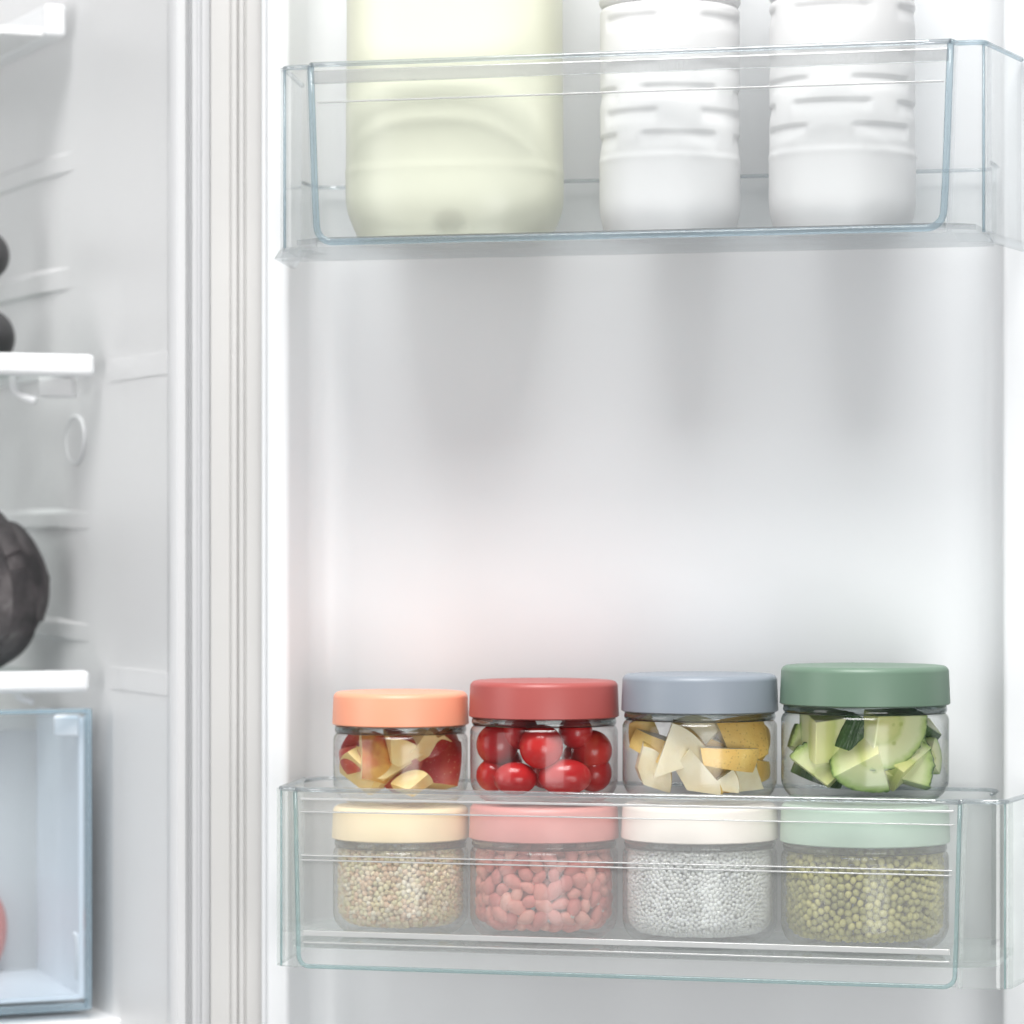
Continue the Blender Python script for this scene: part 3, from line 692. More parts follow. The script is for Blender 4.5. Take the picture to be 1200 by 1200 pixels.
# ------------------------------------------------------------------ grains
def relax(n, width, height, dmin, iters=14, seed=0):
    g = np.random.default_rng(seed)
    rows = max(1, int(round(height / (dmin * 0.87)))); cols = max(1, int(round(width / dmin)))
    pts = []
    for j in range(rows):
        for i in range(cols): pts.append(((i + 0.5 * (j % 2)) * width / cols, (j + 0.5) * height / rows))
    P = np.array(pts) + g.normal(size=(len(pts), 2)) * dmin * 0.42
    P[:, 0] %= width
    order = np.argsort(P[:, 1]); P = P[order]
    I, J = [], []
    for k in range(len(P)):                    # near pairs, once
        hi = np.searchsorted(P[:, 1], P[k, 1] + dmin * 2.2)
        dx = P[k + 1:hi, 0] - P[k, 0]; dx -= width * np.round(dx / width)
        c = np.nonzero(np.abs(dx) < dmin * 2.2)[0] + k + 1
        I.append(np.full(len(c), k)); J.append(c)
    I = np.concatenate(I); J = np.concatenate(J)
    for _ in range(iters):
        d = P[I] - P[J]; d[:, 0] -= width * np.round(d[:, 0] / width)
        l = np.sqrt((d ** 2).sum(1)) + 1e-9
        f = (np.clip(dmin - l, 0, None) / l * 0.30)[:, None] * d
        np.add.at(P, I, f); np.add.at(P, J, -f)
        P[:, 1] = np.clip(P[:, 1], dmin * 0.1, height - dmin * 0.1); P[:, 0] %= width
    return P
def wall_frames(j, size, depth, seed, dmin, span=math.pi * 2, phi0=0.0, iters=14):
    """points just inside a jar's glass, packed: position, outward normal"""
    Rr, rb = j['R'] - depth - 0.0004, j['rb']
    zb0, zt = j['z0'], j['top']
    arcl = (rb - depth) * math.pi / 2 if rb > depth else 0.0; arcl = max(arcl, 0.001)
    straight = zt - zb0 - rb
    P = relax(0, span * Rr, arcl + straight, dmin, iters, seed)
    out = []
    for s, h in P:
        phi = s / Rr - span / 2 + phi0
        if h < arcl:
            a = (1 - h / arcl) * math.pi / 2
            rr = j['R'] - rb + (rb - depth - 0.0004) * math.cos(a); z = zb0 + rb - (rb - depth) * math.sin(a) + 0.0003
            nr, nz = math.cos(a), -math.sin(a)
        else:
            rr = Rr; z = zb0 + rb + (h - arcl); nr, nz = 1, 0
            if z > zt - 0.006: rr -= (z - zt + 0.006) * 0.35
        nvec = Vector((-math.sin(phi), -math.cos(phi), 0))     # phi = 0 looks at the camera
        pos = Vector((j['loc'].x, j['loc'].y, 0)) + nvec * rr + Vector((0, 0, z))
        out.append((pos, (nvec * nr + Vector((0, 0, nz))).normalized(), phi))
    return out
def grain_base(kind):
    bm = bmesh.new(); bmesh.ops.create_icosphere(bm, subdivisions=2 if kind != 'bead' else 1, radius=1.0)
    for v in bm.verts:
        c = v.co
        if kind == 'buckwheat':                      # rounded three-sided seed with a point
            a = math.atan2(c.y, c.x); k = 1 + 0.16 * math.cos(3 * a); c.x *= k; c.y *= k
            c.z *= 1.12; s = 1 - 0.35 * max(0, c.z) ** 2; c.x *= s; c.y *= s
    V = np.array([v.co[:] for v in bm.verts]); Fc = np.array([[v.index for v in f.verts] for f in bm.faces]); bm.free()
    return V, Fc
def rotmats(n, g):
    q = g.normal(size=(n, 4)); q /= np.linalg.norm(q, axis=1)[:, None]; w, x, y, z = q.T
    return np.stack([np.stack([1 - 2 * (y * y + z * z), 2 * (x * y - z * w), 2 * (x * z + y * w)], -1),
                     np.stack([2 * (x * y + z * w), 1 - 2 * (x * x + z * z), 2 * (y * z - x * w)], -1),
                     np.stack([2 * (x * z - y * w), 2 * (y * z + x * w), 1 - 2 * (x * x + y * y)], -1)], 1)
def heap(name, pts, base, size, palette, material, seed, stretch=(1, 1, 1), origin=None):
    g = np.random.default_rng(seed); V, Fc = base; n = len(pts)
    Rm_ = rotmats(n, g); S = size * g.uniform(0.88, 1.12, (n, 1)) * np.array(stretch)[None] * g.uniform(0.93, 1.07, (n, 3))
    O_ = np.array(origin)
    P = np.array([p[:] for p in pts]) - O_
    VV = np.einsum('nij,nvj->nvi', Rm_, V[None] * S[:, None, :]) + P[:, None, :]
    FF = Fc[None] + (np.arange(n) * len(V))[:, None, None]
    me = bpy.data.meshes.new(name)
    me.vertices.add(n * len(V)); me.vertices.foreach_set('co', VV.reshape(-1))
    nf = n * len(Fc); me.loops.add(nf * 3); me.loops.foreach_set('vertex_index', FF.reshape(-1).astype(np.int32))
    me.polygons.add(nf); me.polygons.foreach_set('loop_start', np.arange(nf, dtype=np.int32) * 3); me.polygons.foreach_set('loop_total', np.full(nf, 3, np.int32))
    me.update(); me.validate()
    at_ = me.color_attributes.new('tint', 'FLOAT_COLOR', 'POINT')
    pal = np.array(palette); ci = pal[g.integers(0, len(pal), n)] * g.uniform(0.86, 1.08, (n, 1))
    C = np.ones((n, len(V), 4)); C[:, :, :3] = ci[:, None, :]
    at_.data.foreach_set('color', C.reshape(-1).astype(np.float32))
    o = link(name, me, material, None, True); o.location = origin
    return o
def tint_mat(name, rough=0.5, sss=0.0):
    m, nt, out = mat(name); p = N(nt, 'ShaderNodeBsdfPrincipled', i_Roughness=rough)
    a = N(nt, 'ShaderNodeAttribute', attribute_name='tint')
    tc = N(nt, 'ShaderNodeTexCoord'); ns = N(nt, 'ShaderNodeTexNoise', i_Scale=700.0, i_Detail=4.0); L(nt, tc.outputs['Object'], ns.inputs['Vector'])
    mr = N(nt, 'ShaderNodeMapRange'); mr.inputs['To Min'].default_value = 0.85; mr.inputs['To Max'].default_value = 1.06; L(nt, ns.outputs['Fac'], mr.inputs['Value'])
    vm = N(nt, 'ShaderNodeVectorMath', operation='SCALE'); L(nt, a.outputs['Color'], vm.inputs[0]); L(nt, mr.outputs[0], vm.inputs['Scale'])
    L(nt, vm.outputs[0], p.inputs['Base Color'])
    if sss: p.inputs['Subsurface Weight'].default_value = sss; p.inputs['Subsurface Radius'].default_value = (.001, .001, .0008)
    L(nt, p.outputs[0], out.inputs[0]); return m
SPAN = math.pi * 1.35
# buckwheat
j = jl[0]; d = 0.0031
pts = [p for dep, sd in ((d * .5, 1), (d * 1.25, 2), (d * 2.0, 3)) for p, nn_, f in wall_frames(j, d, dep, sd, d, SPAN)]
o = heap('buckwheat_grains', pts, grain_base('buckwheat'), d * 0.53, [srgb(250, 232, 195), srgb(240, 220, 175), srgb(248, 226, 195), srgb(236, 224, 180), srgb(252, 240, 215), srgb(240, 205, 172), srgb(244, 230, 188), srgb(228, 194, 158)], tint_mat('buckwheat'), 5, origin=(j['loc'].x, j['loc'].y, j['z0']))
tag(o, 'loose pale buckwheat grains filling the cream lidded jar', 'buckwheat', kind='stuff')
# white pearls
j = jl[2]; d = 0.0025
pts = [p for dep, sd in ((d * .5, 4), (d * 1.2, 5), (d * 1.9, 6)) for p, nn_, f in wall_frames(j, d, dep, sd, d, SPAN, iters=10)]
o = heap('white_pearls', pts, grain_base('bead'), d * 0.58, [(0.975, 0.97, 0.96), (0.96, 0.95, 0.94), (0.98, 0.975, 0.97), (0.965, 0.95, 0.935)], tint_mat('white_pearl', 0.45, 0.2), 6, origin=(j['loc'].x, j['loc'].y, j['z0']))
tag(o, 'tiny white pearls filling the off-white lidded jar', 'pearls', kind='stuff')

def frame_rot(nrm, g, flat=0.25):
    """rotation with local z close to the given normal, spun at random about it"""
    q = nrm.to_track_quat('Z', 'Y').to_matrix() @ Matrix.Rotation(g.uniform(0, 6.283), 3, 'Z')
    t = Matrix.Rotation(g.normal() * flat, 3, 'X') @ Matrix.Rotation(g.normal() * flat, 3, 'Y')
    return (q @ t).to_euler()
# peanuts: one by one
M['peanut'] = noise_mat('peanut_skin', [(0.25, srgb(212, 120, 114)), (0.5, srgb(236, 148, 136)), (0.75, srgb(250, 182, 166))], 120, 0.5, 0.35, 380, random_shift=0.45)
M['peanut_tip'] = plastic_mat('peanut_tip', (0.8, 0.70, 0.62), 0.6)
def peanut_mesh(k):
    bm = bmesh.new(); bmesh.ops.create_icosphere(bm, subdivisions=3, radius=1.0); rs = np.random.default_rng(k)
    bend = rs.uniform(-0.12, 0.12); fat = rs.uniform(0.9, 1.1); tip = rs.uniform(0.1, 0.28)
    for v in bm.verts:
        c = v.co; s = 1 - tip * (c.x * 0.5 + 0.5) ** 2.2 + 0.02 * math.sin(7 * c.y + 3 * c.x + k)
        c.y *= s * 0.72 * fat; c.z *= s * 0.68; c.y += bend * c.x * c.x
        if c.x > 0.9: c.x += 0.10
    me = bpy.data.meshes.new('peanut'); bm.to_mesh(me); bm.free()
    me.materials.append(M['peanut']); me.materials.append(M['peanut_tip'])
    for p in me.polygons:
        p.use_smooth = True
        if p.center.x > 0.93 and k % 2: p.material_index = 1
    return me
PMs = [peanut_mesh(k) for k in range(6)]
j = jl[1]; g = np.random.default_rng(31); np_count = 0
for dep, sd, dm, sp in ((0.0037, 7, 0.0082, math.pi * 1.3), (0.0090, 8, 0.0086, math.pi * 1.2)):
    for p, nr, phi in wall_frames(j, 0.01, dep, sd, dm, sp, iters=24):
        o = bpy.data.objects.new('peanut', PMs[int(g.integers(0, 6))]); col.objects.link(o)
        s = 0.0056 * g.uniform(0.82, 1.14); o.scale = (s, s, s * 0.95)
        o.location = p + Vector((0, 0, max(0, j['z0'] + 0.0045 - p.z))); o.rotation_euler = frame_rot(nr, g, 0.22)
        tag(o, 'red skinned peanut inside the pink lidded jar', 'peanut', 'peanuts in the pink lidded jar'); np_count += 1
pts = [p for p, _, _ in wall_frames(j, .009, 0.0150, 12, 0.0088, math.pi * 1.3)]
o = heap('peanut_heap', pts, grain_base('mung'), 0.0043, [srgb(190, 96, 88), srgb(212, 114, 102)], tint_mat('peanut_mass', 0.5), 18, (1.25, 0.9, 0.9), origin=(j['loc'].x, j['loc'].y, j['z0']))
tag(o, 'mass of red peanuts deeper inside the pink lidded jar', 'peanuts', kind='stuff')
# mung beans: the 300 nearest one by one, the rest as one mass
M['mung'] = noise_mat('mung_skin', [(0.2, srgb(150, 146, 92)), (0.5, srgb(186, 180, 110)), (0.8, srgb(212, 202, 130))], 160, 0.32, 0.1, 500, random_shift=0.55)
def mung_mesh(k):
    bm = bmesh.new(); bmesh.ops.create_icosphere(bm, subdivisions=2, radius=1.0); rs = np.random.default_rng(k)
    a = rs.uniform(1.12, 1.32)
    for v in bm.verts: v.co.x *= a; v.co.y *= 0.93; v.co.z *= 0.95; v.co.x *= 1 - 0.06 * abs(v.co.x) ** 3
    me = bpy.data.meshes.new('mung_bean'); bm.to_mesh(me); bm.free(); me.materials.append(M['mung'])
    for p in me.polygons: p.use_smooth = True
    return me
MMs = [mung_mesh(k) for k in range(5)]
j = jl[3]; g = np.random.default_rng(41)
dm = 0.0043
allp = wall_frames(j, dm, 0.0021, 9, dm, SPAN, iters=22)
allp.sort(key=lambda t: abs(t[2]) )
near, rest = allp[:300], allp[300:]
for p, nr, phi in near:
    o = bpy.data.objects.new('mung_bean', MMs[int(g.integers(0, 5))]); col.objects.link(o)
    s = 0.00206 * g.uniform(0.88, 1.12); o.scale = (s, s, s); o.location = p; o.rotation_euler = frame_rot(nr, g, 0.3)
    tag(o, 'small olive green mung bean inside the pale green lidded jar', 'mung bean', 'mung beans in the pale green lidded jar')
pts = [p for p, _, _ in rest] + [p for dep, sd in ((0.0056, 10), (0.0090, 11)) for p, _, _ in wall_frames(j, dm, dep, sd, dm, SPAN)]
o = heap('mung_beans', pts, grain_base('mung'), 0.00206, [srgb(168, 164, 102), srgb(186, 180, 114), srgb(154, 148, 94), srgb(196, 186, 118)], tint_mat('mung_mass', 0.35), 8, (1.2, 0.93, 0.95), origin=(j['loc'].x, j['loc'].y, j['z0']))
tag(o, 'mass of olive green mung beans behind the front ones in the jar', 'mung beans', kind='stuff')

# ------------------------------------------------------------------ fruit and vegetable pieces in the upper jars
CAMDIR = Vector((0, -1, 0)); CR = Vector((1, 0, 0))
def jspot(j, px, py, rad, front=1.0):
    """photo pixel -> place inside the jar, pressed against the glass (front=1) or deeper"""
    dx = (px - j['cpx']) * j['sc']; z = CZ + (HZ - py) * j['sc']
    mx = (j['R'] - rad) * 0.985; dx = max(-mx, min(mx, dx))
    lim = max(0.0, (j['R'] - rad) ** 2 - dx * dx) ** 0.5
    z = max(z, j['z0'] + rad * 0.55)
    return Vector((j['loc'].x + dx, j['loc'].y - lim * front, z))
M['tomato'] = noise_mat('tomato_skin', [(0.3, srgb(172, 28, 34)), (0.55, srgb(200, 38, 40)), (0.8, srgb(220, 60, 50))], 25, 0.22, 0.02, 300, sss=0.15, spots=(900.0, 0.16, srgb(220, 120, 100), 0.25), random_shift=0.3)
M['stem'] = plastic_mat('stem_scar', (0.35, 0.22, 0.08), 0.7)
j = jh[1]
TOM = [(582, 872, 25, 25, 0.95, 'dark red cherry tomato at the upper left of its jar'), (634, 872, 25.5, 26, 1.0, 'round cherry tomato in the middle of the upper layer'),
       (697, 879, 24, 24, 0.9, 'bright cherry tomato at the upper right of its jar'), (674, 856, 20, 20, 0.5, 'small cherry tomato peeking below the red lid'),
       (566, 908, 20, 20, 0.75, 'cherry tomato at the lower left corner of its jar'), (604, 909, 25, 19, 1.0, 'oval cherry tomato with a stem scar in the lower layer'),
       (661, 909, 31, 21, 1.0, 'largest oval cherry tomato in front of the lower layer'), (704, 910, 22, 22, 0.7, 'dark cherry tomato at the lower right corner of its jar'),
       (610, 856, 21, 21, 0.4, 'dark cherry tomato at the back just below the red lid'), (640, 905, 22, 20, -0.2, 'cherry tomato hidden in the middle of the heap'),
       (590, 895, 22, 20, -0.5, 'cherry tomato at the back left of the heap'), (680, 890, 22, 20, -0.5, 'cherry tomato at the back right of the heap')]
for i, (px, py, rx, rz, fr, lab) in enumerate(TOM):
    a, b = rx * j['sc'], rz * j['sc']
    p = jspot(j, px, py, (min(a, b) if fr == 1.0 else max(a, b)) + 0.0006, fr); p.z = max(p.z, j['z0'] + b + 0.0003)
    r = empty('cherry_tomato', p - Vector((0, 0, b)), 0); tag(r, lab, 'tomato', 'cherry tomatoes in the red lidded jar')
    o = blob('tomato_body', (0, 0, b), a, min(a, b) * 0.98, b, M['tomato'], r, 50 + i, 0.02, (0, 0, random.uniform(-.1, .1)))
    if i in (5, 0, 3):
        th = R(55); q = Vector((a * math.cos(th) * 0.99, -min(a, b) * math.sin(th) * 0.55, b + b * 0.18)) if i == 5 else Vector((-a * .1, -b * .2, 2 * b * 0.985))
        blob('stem_scar', q, 0.0011, 0.0011, 0.0008, M['stem'], r, i, 0.2, sub=2)

def cut_piece(R0, planes, mats, bevel=0.0005, seed=0, amp=0.03, sy=1.0):
    """a lump of whole fruit cut by planes: skin on the round side, flesh on the cuts"""
    bm = bmesh.new(); bmesh.ops.create_icosphere(bm, subdivisions=5, radius=R0)
    rs = np.random.default_rng(seed); ks = rs.normal(size=(4, 3)) * 60; ph = rs.uniform(0, 6.28, 4)
    for v in bm.verts:
        v.co *= 1 + amp * sum(math.sin(v.co.dot(Vector(k)) + p) for k, p in zip(ks, ph)) / 4; v.co.z *= sy
    for co, no in planes:
        res = bmesh.ops.bisect_plane(bm, geom=bm.verts[:] + bm.edges[:] + bm.faces[:], plane_co=Vector(co), plane_no=Vector(no), clear_outer=True)
        ed = [e for e in bm.edges if e.is_boundary]
        if ed:
            f = bmesh.ops.triangle_fill(bm, edges=ed, use_beauty=True)
            nf = [x for x in f['geom'] if isinstance(x, bmesh.types.BMFace)]
            for x in nf: x.material_index = 1; x.smooth = False
    for f in bm.faces:
        if f.material_index == 0: f.smooth = True
    bmesh.ops.recalc_face_normals(bm, faces=bm.faces)
    if not bm.verts: return None
    xs = [v.co for v in bm.verts]
    c = sum(xs, Vector()) / len(xs); lo = Vector((min(v.x for v in xs), min(v.y for v in xs), min(v.z for v in xs))); hi = Vector((max(v.x for v in xs), max(v.y for v in xs), max(v.z for v in xs)))
    mid = (lo + hi) / 2
    for v in bm.verts: v.co -= mid
    for e in bm.edges:
        if len(e.link_faces) == 2 and e.link_faces[0].material_index != e.link_faces[1].material_index: e.smooth = False
    me = bpy.data.meshes.new('piece'); bm.to_mesh(me); bm.free()
    for mm in mats: me.materials.append(mm)
    return me
M['apple_skin'] = noise_mat('apple_skin', [(0.28, srgb(228, 178, 100)), (0.42, srgb(204, 112, 78)), (0.6, srgb(182, 62, 58)), (0.8, srgb(156, 42, 52))], 38, 0.38, 0.08, 300, spots=(420.0, 0.14, srgb(226, 190, 140), 0.6), random_shift=0.2)
M['apple_flesh'] = noise_mat('apple_flesh', [(0.3, srgb(244, 206, 136)), (0.7, srgb(252, 232, 176))], 60, 0.5, 0.15, 500, sss=0.2)
M['pear_skin'] = noise_mat('pear_skin', [(0.3, srgb(244, 196, 108)), (0.7, srgb(252, 224, 142))], 50, 0.5, 0.2, 500, spots=(520.0, 0.20, srgb(140, 92, 44), 0.55), random_shift=0.3)
M['pear_flesh'] = noise_mat('pear_flesh', [(0.3, srgb(238, 222, 184)), (0.7, srgb(250, 242, 218))], 60, 0.5, 0.18, 600, sss=0.2)

# a piece is described in its own frame: x right, y away from the viewer, z up; the fruit's centre at the origin
def wedge(R0, a0, a1, lo, hi, inner, jit=0.16):
    """sector between two angles about z, between two heights, inside radius cut away"""
    n0 = (math.sin(R(a0)), -math.cos(R(a0)), 0); n1 = (-math.sin(R(a1)), math.cos(R(a1)), 0)
    am = R((a0 + a1) / 2)
    pl = [((0, 0, 0), n0), ((0, 0, 0), n1), ((0, 0, hi), (0, 0, 1)), ((0, 0, lo), (0, 0, -1)), ((inner * math.cos(am), inner * math.sin(am), 0), (-math.cos(am), -math.sin(am), 0))]
    return [(c, tuple(Vector(n) + Vector([random.gauss(0, jit) for _ in range(3)]))) for c, n in pl]
def face(half, thick, inner=0.0):              # a slice that shows its cut face, arc upwards before it is spun
    return wedge(.035, 90 - half, 90 + half, -thick / 2, thick / 2, inner, 0.07)
def place_piece(name, me, j, px, py, wpx, rot, front, label, cat, group, hpx=None):
    co = np.array([v.co[:] for v in me.vertices]); Rr = np.array(Euler(rot).to_matrix()); q = co @ Rr.T
    ext = q.max(0) - q.min(0); s = wpx * j['sc'] / ext[0]
    if hpx: s = (s * hpx * j['sc'] / ext[2]) ** 0.5
    ce = (q.max(0) + q.min(0)) / 2 * s
    hd = ext[1] * s / 2; hh = ext[2] * s / 2
    dx = (px - j['cpx']) * j['sc']; z = max(CZ + (HZ - py) * j['sc'], j['z0'] + hh + 0.0002)
    z = min(z, j['top'] + 0.001 - hh) if hh * 2 < j['top'] - j['z0'] else z
    # furthest out towards the viewer that keeps every point inside the glass
    qq = q * s - ce
    xx = qq[:, 0] + dx; yy = qq[:, 1]; lim2 = (j['R'] - 0.0004) ** 2
    Rz = np.full(len(qq), j['R'] - 0.0004)
    zz = z + qq[:, 2] - j['z0']
    m = zz < j['rb']; Rz[m] = j['R'] - j['rb'] + np.sqrt(np.clip(j['rb'] ** 2 - (j['rb'] - np.clip(zz[m], 0, None)) ** 2, 0, None)) - 0.0004
    k = 0
    while np.any(np.abs(xx) > Rz * 0.985) and k < 40:
        dx -= math.copysign(0.0005, dx); xx = qq[:, 0] + dx; k += 1
    y = np.max(-np.sqrt(np.clip(Rz ** 2 - xx ** 2, 0, None)) - yy)
    y = y if front >= 1 else y + (1 - front) * 0.03
    o = link(name, me, None, None); o.scale = (s, s, s)
    bv = o.modifiers.new('soft_edge', 'BEVEL'); bv.width = 0.0007; bv.segments = 2; bv.limit_method = 'ANGLE'; bv.angle_limit = R(38); o.rotation_euler = rot
    o.location = Vector((j['loc'].x + dx - ce[0], j['loc'].y + y - ce[1], z - ce[2]))
    tag(o, label, cat, group); return o
RD = lambda *a: tuple(R(x) for x in a)
ma, mp = [M['apple_skin'], M['apple_flesh']], [M['pear_skin'], M['pear_flesh']]
j = jh[0]; ga = 'apple pieces in the orange lidded jar'
AP = [  # skin faces -y when the sector is centred on 270 degrees
    (wedge(.035, 240, 302, -.011, .014, .014), (514, 893, 76), (-10, 12, -14), 1.0, 'large red skinned apple chunk at the right of its jar'),
    (wedge(.035, 250, 294, -.015, .016, .014), (444, 880, 42), (-14, 14, 22), 0.95, 'red and yellow skinned apple chunk left of the jar centre'),
    (wedge(.035, 246, 292, -.012, .012, .012), (414, 889, 36), (0, -24, -40), 1.0, 'small purple red apple chunk at the left glass wall'),
    (face(55, .024, .002), (436, 922, 80), (56, 4, 6), 1.0, 'pale yellow apple chunk lying at the bottom left'),
    (face(55, .016), (484, 931, 46), (52, -10, -14), 0.97, 'pale yellow apple chunk lying at the bottom right'),
    (face(34, .024, .006), (474, 866, 44), (112, 25, 28), 0.82, 'peeled side apple chunk near the top centre'),
    (face(34, .022, .006), (521, 860, 46), (70, 160, 22), 0.75, 'cut apple chunk below the lid at the right'),
    (wedge(.035, 225, 305, -.014, .014, .012), (419, 864, 48), (38, 10, 20), 0.72, 'apple chunk below the lid at the upper left'),
    (face(40, .022, .006), (490, 860, 46), (58, -20, -25), 0.65, 'apple chunk at the back below the orange lid'),
    (wedge(.035, 225, 310, -.018, .018, .012), (534, 872, 40), (0, -25, 40), 0.6, 'dark apple chunk at the far right of its jar'),
    (wedge(.035, 225, 305, -.02, .02, .010), (470, 900, 84), (0, 40, 0), 0.35, 'apple chunk hidden in the middle of its jar')]
for i, (pl, (px, py, w), rot, fr, lab) in enumerate(AP):
    place_piece('apple_chunk', cut_piece(.035, pl, ma, seed=i), j, px, py, w * 1.08, RD(*rot), fr, lab, 'apple', ga)
j = jh[2]; gp_ = 'pear pieces in the grey lidded jar'
PE = [
    (wedge(.036, 246, 298, -.012, .013, .012), (753, 878, 48), (0, 12, -24), 0.93, 'speckled yellow skinned pear chunk at the left glass wall'),
    (face(30, .018), (797, 874, 60), (104, 46, 10), 0.99, 'tall cream pear slice standing in front'),
    (face(32, .018), (815, 853, 52), (70, 8, 0), 0.5, 'cream pear chunk below the grey lid'),
    (wedge(.036, 246, 298, -.011, .011, .013), (866, 859, 58), (-8, -6, 22), 0.9, 'yellow skinned pear chunk at the upper right'),
    (wedge(.036, 240, 300, -.006, .005, .014), (852, 887, 62), (0, 3, 5), 0.84, 'narrow speckled pear strip at the centre right'),
    (face(42, .024, .006), (765, 921, 38), (108, 62, 20), 1.0, 'pear chunk at the bottom left with a cream cut face'),
    (wedge(.036, 246, 300, -.010, .012, .015), (816, 920, 50), (-30, 48, 14), 1.0, 'speckled pear wedge lying at the bottom centre'),
    (face(22, .016, .008), (846, 911, 30), (104, 75, 16), 0.95, 'cream pear chunk standing at the bottom centre right'),
    (face(36, .016), (880, 909, 44), (106, -62, 10), 1.0, 'curved cream pear wedge at the bottom right'),
    (wedge(.036, 240, 300, -.016, .016, .014), (895, 868, 30), (0, 10, 50), 0.7, 'olive yellow pear chunk at the far right wall'),
    (wedge(.036, 240, 300, -.014, .016, .014), (895, 902, 28), (0, -10, 45), 0.65, 'shaded pear chunk at the lower right wall'),
    (wedge(.036, 240, 300, -.012, .012, .014), (755, 850, 34), (20, -10, -20), 0.6, 'pear chunk below the lid at the upper left'),
    (wedge(.036, 225, 310, -.02, .02, .010), (822, 888, 74), (0, 30, 0), 0.3, 'pear chunk hidden in the middle of its jar')]
for i, (pl, (px, py, w), rot, fr, lab) in enumerate(PE):
    place_piece('pear_chunk', cut_piece(.036, pl, mp, seed=30 + i), j, px, py, w * 1.13, RD(*rot), fr, lab, 'pear', gp_)

# cucumber
def cucumber_flesh():
    m, nt, out = mat('cucumber_flesh'); p = N(nt, 'ShaderNodeBsdfPrincipled', i_Roughness=0.3)
    tc = N(nt, 'ShaderNodeTexCoord'); sx = N(nt, 'ShaderNodeSeparateXYZ'); L(nt, tc.outputs['Object'], sx.inputs[0])
    cb = N(nt, 'ShaderNodeCombineXYZ'); L(nt, sx.outputs[0], cb.inputs[0]); L(nt, sx.outputs[1], cb.inputs[1])
    ln = N(nt, 'ShaderNodeVectorMath', operation='LENGTH'); L(nt, cb.outputs[0], ln.inputs[0])
    ns = N(nt, 'ShaderNodeTexNoise', i_Scale=260.0, i_Detail=3.0); L(nt, tc.outputs['Object'], ns.inputs['Vector'])
    ma_ = N(nt, 'ShaderNodeMath', operation='MULTIPLY_ADD'); L(nt, ns.outputs['Fac'], ma_.inputs[0]); ma_.inputs[1].default_value = 0.0035; L(nt, ln.outputs['Value'], ma_.inputs[2])
    mr = N(nt, 'ShaderNodeMapRange'); mr.inputs['From Max'].default_value = 0.0255; L(nt, ma_.outputs[0], mr.inputs['Value'])
    cr = N(nt, 'ShaderNodeValToRGB'); e = cr.color_ramp.elements
    e[0].position = 0.0; e[0].color = rgba(srgb(234, 230, 165)); e[1].position = 1.0; e[1].color = rgba(srgb(60, 100, 40))
    for pos, c in ((0.30, srgb(222, 224, 150)), (0.42, srgb(208, 216, 140)), (0.52, srgb(232, 234, 182)), (0.80, srgb(226, 232, 184)), (0.93, srgb(186, 206, 132))): x = e.new(pos); x.color = rgba(c)
    L(nt, mr.outputs[0], cr.inputs[0])
    vo = N(nt, 'ShaderNodeTexVoronoi', i_Scale=210.0); L(nt, cb.outputs[0], vo.inputs['Vector'])
    lt = N(nt, 'ShaderNodeMapRange'); lt.inputs['From Min'].default_value = 0.18; lt.inputs['From Max'].default_value = 0.34; lt.inputs['To Min'].default_value = 1; lt.inputs['To Max'].default_value = 0; L(nt, vo.outputs['Distance'], lt.inputs['Value'])
    lr = N(nt, 'ShaderNodeMath', operation='LESS_THAN'); L(nt, ln.outputs['Value'], lr.inputs[0]); lr.inputs[1].default_value = 0.0135
    mm = N(nt, 'ShaderNodeMath', operation='MULTIPLY'); L(nt, lt.outputs[0], mm.inputs[0]); L(nt, lr.outputs[0], mm.inputs[1])
    m2 = N(nt, 'ShaderNodeMath', operation='MULTIPLY'); L(nt, mm.outputs[0], m2.inputs[0]); m2.inputs[1].default_value = 0.55
    mx = N(nt, 'ShaderNodeMix', data_type='RGBA'); L(nt, m2.outputs[0], mx.inputs[0]); L(nt, cr.outputs[0], mx.inputs[6]); mx.inputs[7].default_value = rgba(srgb(172, 186, 96))
    L(nt, mx.outputs[2], p.inputs['Base Color'])
    n2 = N(nt, 'ShaderNodeTexNoise', i_Scale=600.0, i_Detail=4.0); L(nt, tc.outputs['Object'], n2.inputs['Vector'])
    b = N(nt, 'ShaderNodeBump', i_Strength=0.15, i_Distance=0.0006); L(nt, n2.outputs['Fac'], b.inputs['Height']); L(nt, b.outputs[0], p.inputs['Normal'])
    p.inputs['Subsurface Weight'].default_value = 0.3; p.inputs['Subsurface Radius'].default_value = (.003, .004, .002)
    L(nt, p.outputs[0], out.inputs[0]); return m
M['cuke_flesh'] = cucumber_flesh()
M['cuke_skin'] = noise_mat('cucumber_skin', [(0.3, srgb(32, 62, 34)), (0.7, srgb(72, 106, 52))], 90, 0.35, 0.5, 300)
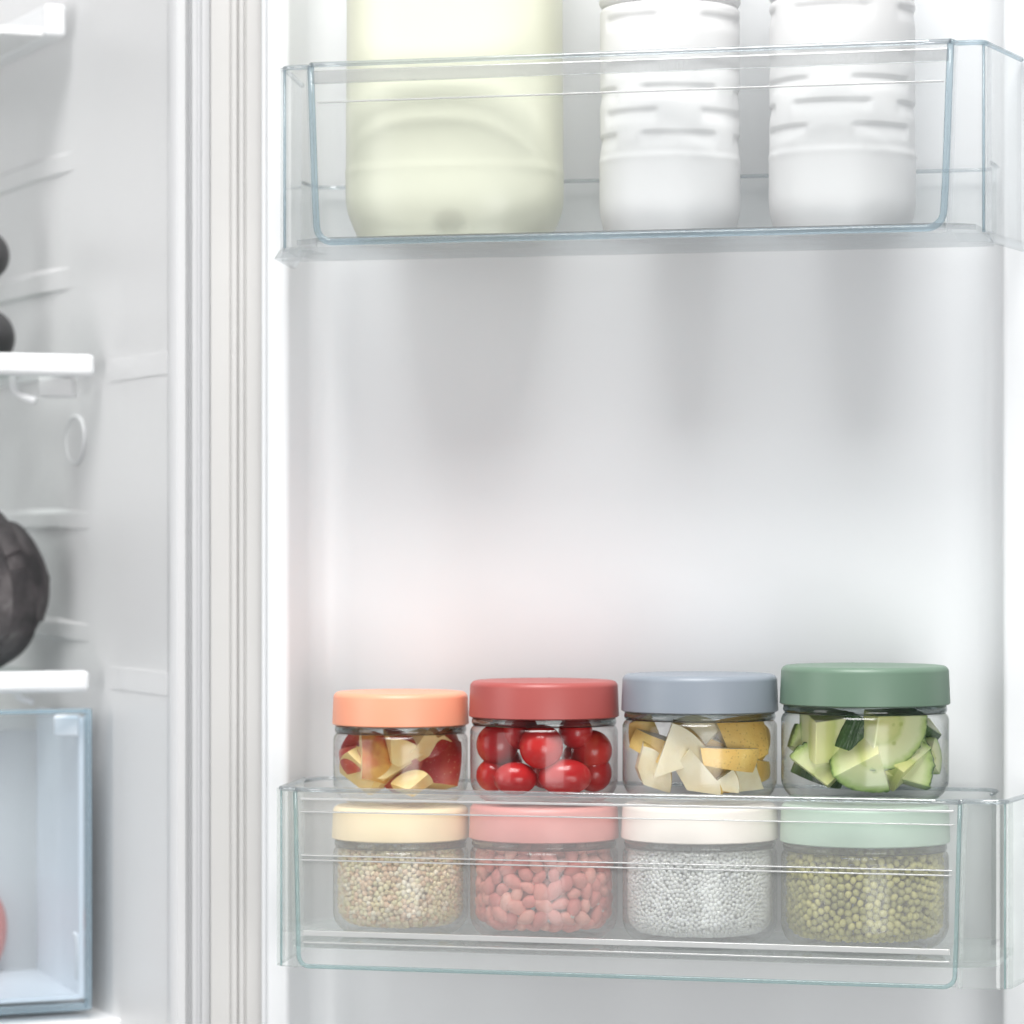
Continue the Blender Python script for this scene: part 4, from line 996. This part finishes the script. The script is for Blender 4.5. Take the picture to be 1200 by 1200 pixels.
def cuke(R0, a0, a1, thick, inner=0.0, seed=0):
    """sector of a cucumber slice about the local z axis, bumpy skin outside; origin on the cucumber's axis"""
    rs = np.random.default_rng(seed); n = 40; nz = 6; vs, fs, mi = [], [], []
    rim = []
    for i in range(n + 1):
        a = R(a0 + (a1 - a0) * i / n); rim.append((a, R0 * (1 + 0.012 * math.sin(a * 9 + seed) + rs.normal() * 0.010)))
    for k in range(nz + 1):
        z = -thick / 2 + thick * k / nz; e = 0.0005 if k in (0, nz) else 0
        vs.append((inner * math.cos(R((a0 + a1) / 2)), inner * math.sin(R((a0 + a1) / 2)), z))
        for a, r in rim:
            rr = r - e + rs.normal() * 0.0001; vs.append((rr * math.cos(a), rr * math.sin(a), z))
    st = n + 2
    for k in range(nz):
        for i in range(n):
            fs.append([k * st + 1 + i, k * st + 2 + i, (k + 1) * st + 2 + i, (k + 1) * st + 1 + i]); mi.append(0)
        fs.append([k * st, k * st + 1, (k + 1) * st + 1, (k + 1) * st]); mi.append(1)
        fs.append([k * st + 1 + n, k * st, (k + 1) * st, (k + 1) * st + 1 + n]); mi.append(1)
    for k in (0, nz):
        for i in range(n): fs.append([k * st, k * st + 1 + i, k * st + 2 + i]); mi.append(1)
    me = bpy.data.meshes.new('cucumber_chunk'); me.from_pydata(vs, [], fs); me.update()
    me.materials.append(M['cuke_skin']); me.materials.append(M['cuke_flesh'])
    me.polygons.foreach_set('material_index', mi)
    bm = bmesh.new(); bm.from_mesh(me); bmesh.ops.recalc_face_normals(bm, faces=bm.faces); bm.to_mesh(me); bm.free()
    return me
j = jh[3]; gc = 'cucumber pieces in the green lidded jar'
CU = [(cuke(.024, 42, 140, .012, 0, 1), (962, 893, 80), (80, -3, -8), 1.0, 'triangular cucumber wedge with the tip pointing down at the left'),
      (cuke(.024, 35, 150, .016, -.006, 2), (1040, 863, 74), (76, 140, 12), 0.92, 'large pale cucumber chunk at the top centre right'),
      (cuke(.024, 42, 140, .018, -.003, 3), (1074, 902, 70), (72, 62, -16), 1.0, 'cucumber chunk with skin on its right side at the lower right'),
      (cuke(.024, 60, 130, .020, 0, 4), (1003, 913, 64), (-50, 10, 10), 0.9, 'cucumber chunk lying at the bottom centre'),
      (cuke(.024, 40, 120, .020, 0, 5), (972, 852, 64), (14, 4, -16), 0.85, 'long cucumber chunk below the green lid at the left'),
      (cuke(.024, 230, 320, .022, 0, 6), (1088, 858, 46), (12, 40, -10), 0.75, 'dark skinned cucumber chunk below the lid at the right'),
      (cuke(.024, 40, 140, .020, 0, 7), (1100, 885, 34), (76, 80, 40), 0.8, 'pale cucumber chunk at the right glass wall'),
      (cuke(.024, 40, 140, .022, 0, 8), (935, 868, 34), (10, 20, 60), 0.7, 'yellowish cucumber chunk at the left glass wall'),
      (cuke(.024, 220, 320, .026, 0, 9), (1008, 862, 62), (0, 20, 10), 0.42, 'dark skinned cucumber chunk at the back'),
      (cuke(.024, 40, 140, .024, 0, 10), (1045, 922, 76), (60, 0, 10), 0.8, 'yellowish cucumber chunk on the jar bottom'),
      (cuke(.024, 220, 330, .026, 0, 11), (965, 900, 70), (10, 20, 10), 0.4, 'cucumber chunk behind the triangular wedge')]
for i, (me, (px, py, w), rot, fr, lab) in enumerate(CU):
    place_piece('cucumber_chunk', me, j, px, py, w * 1.10, RD(*rot), fr, lab, 'cucumber', gc)
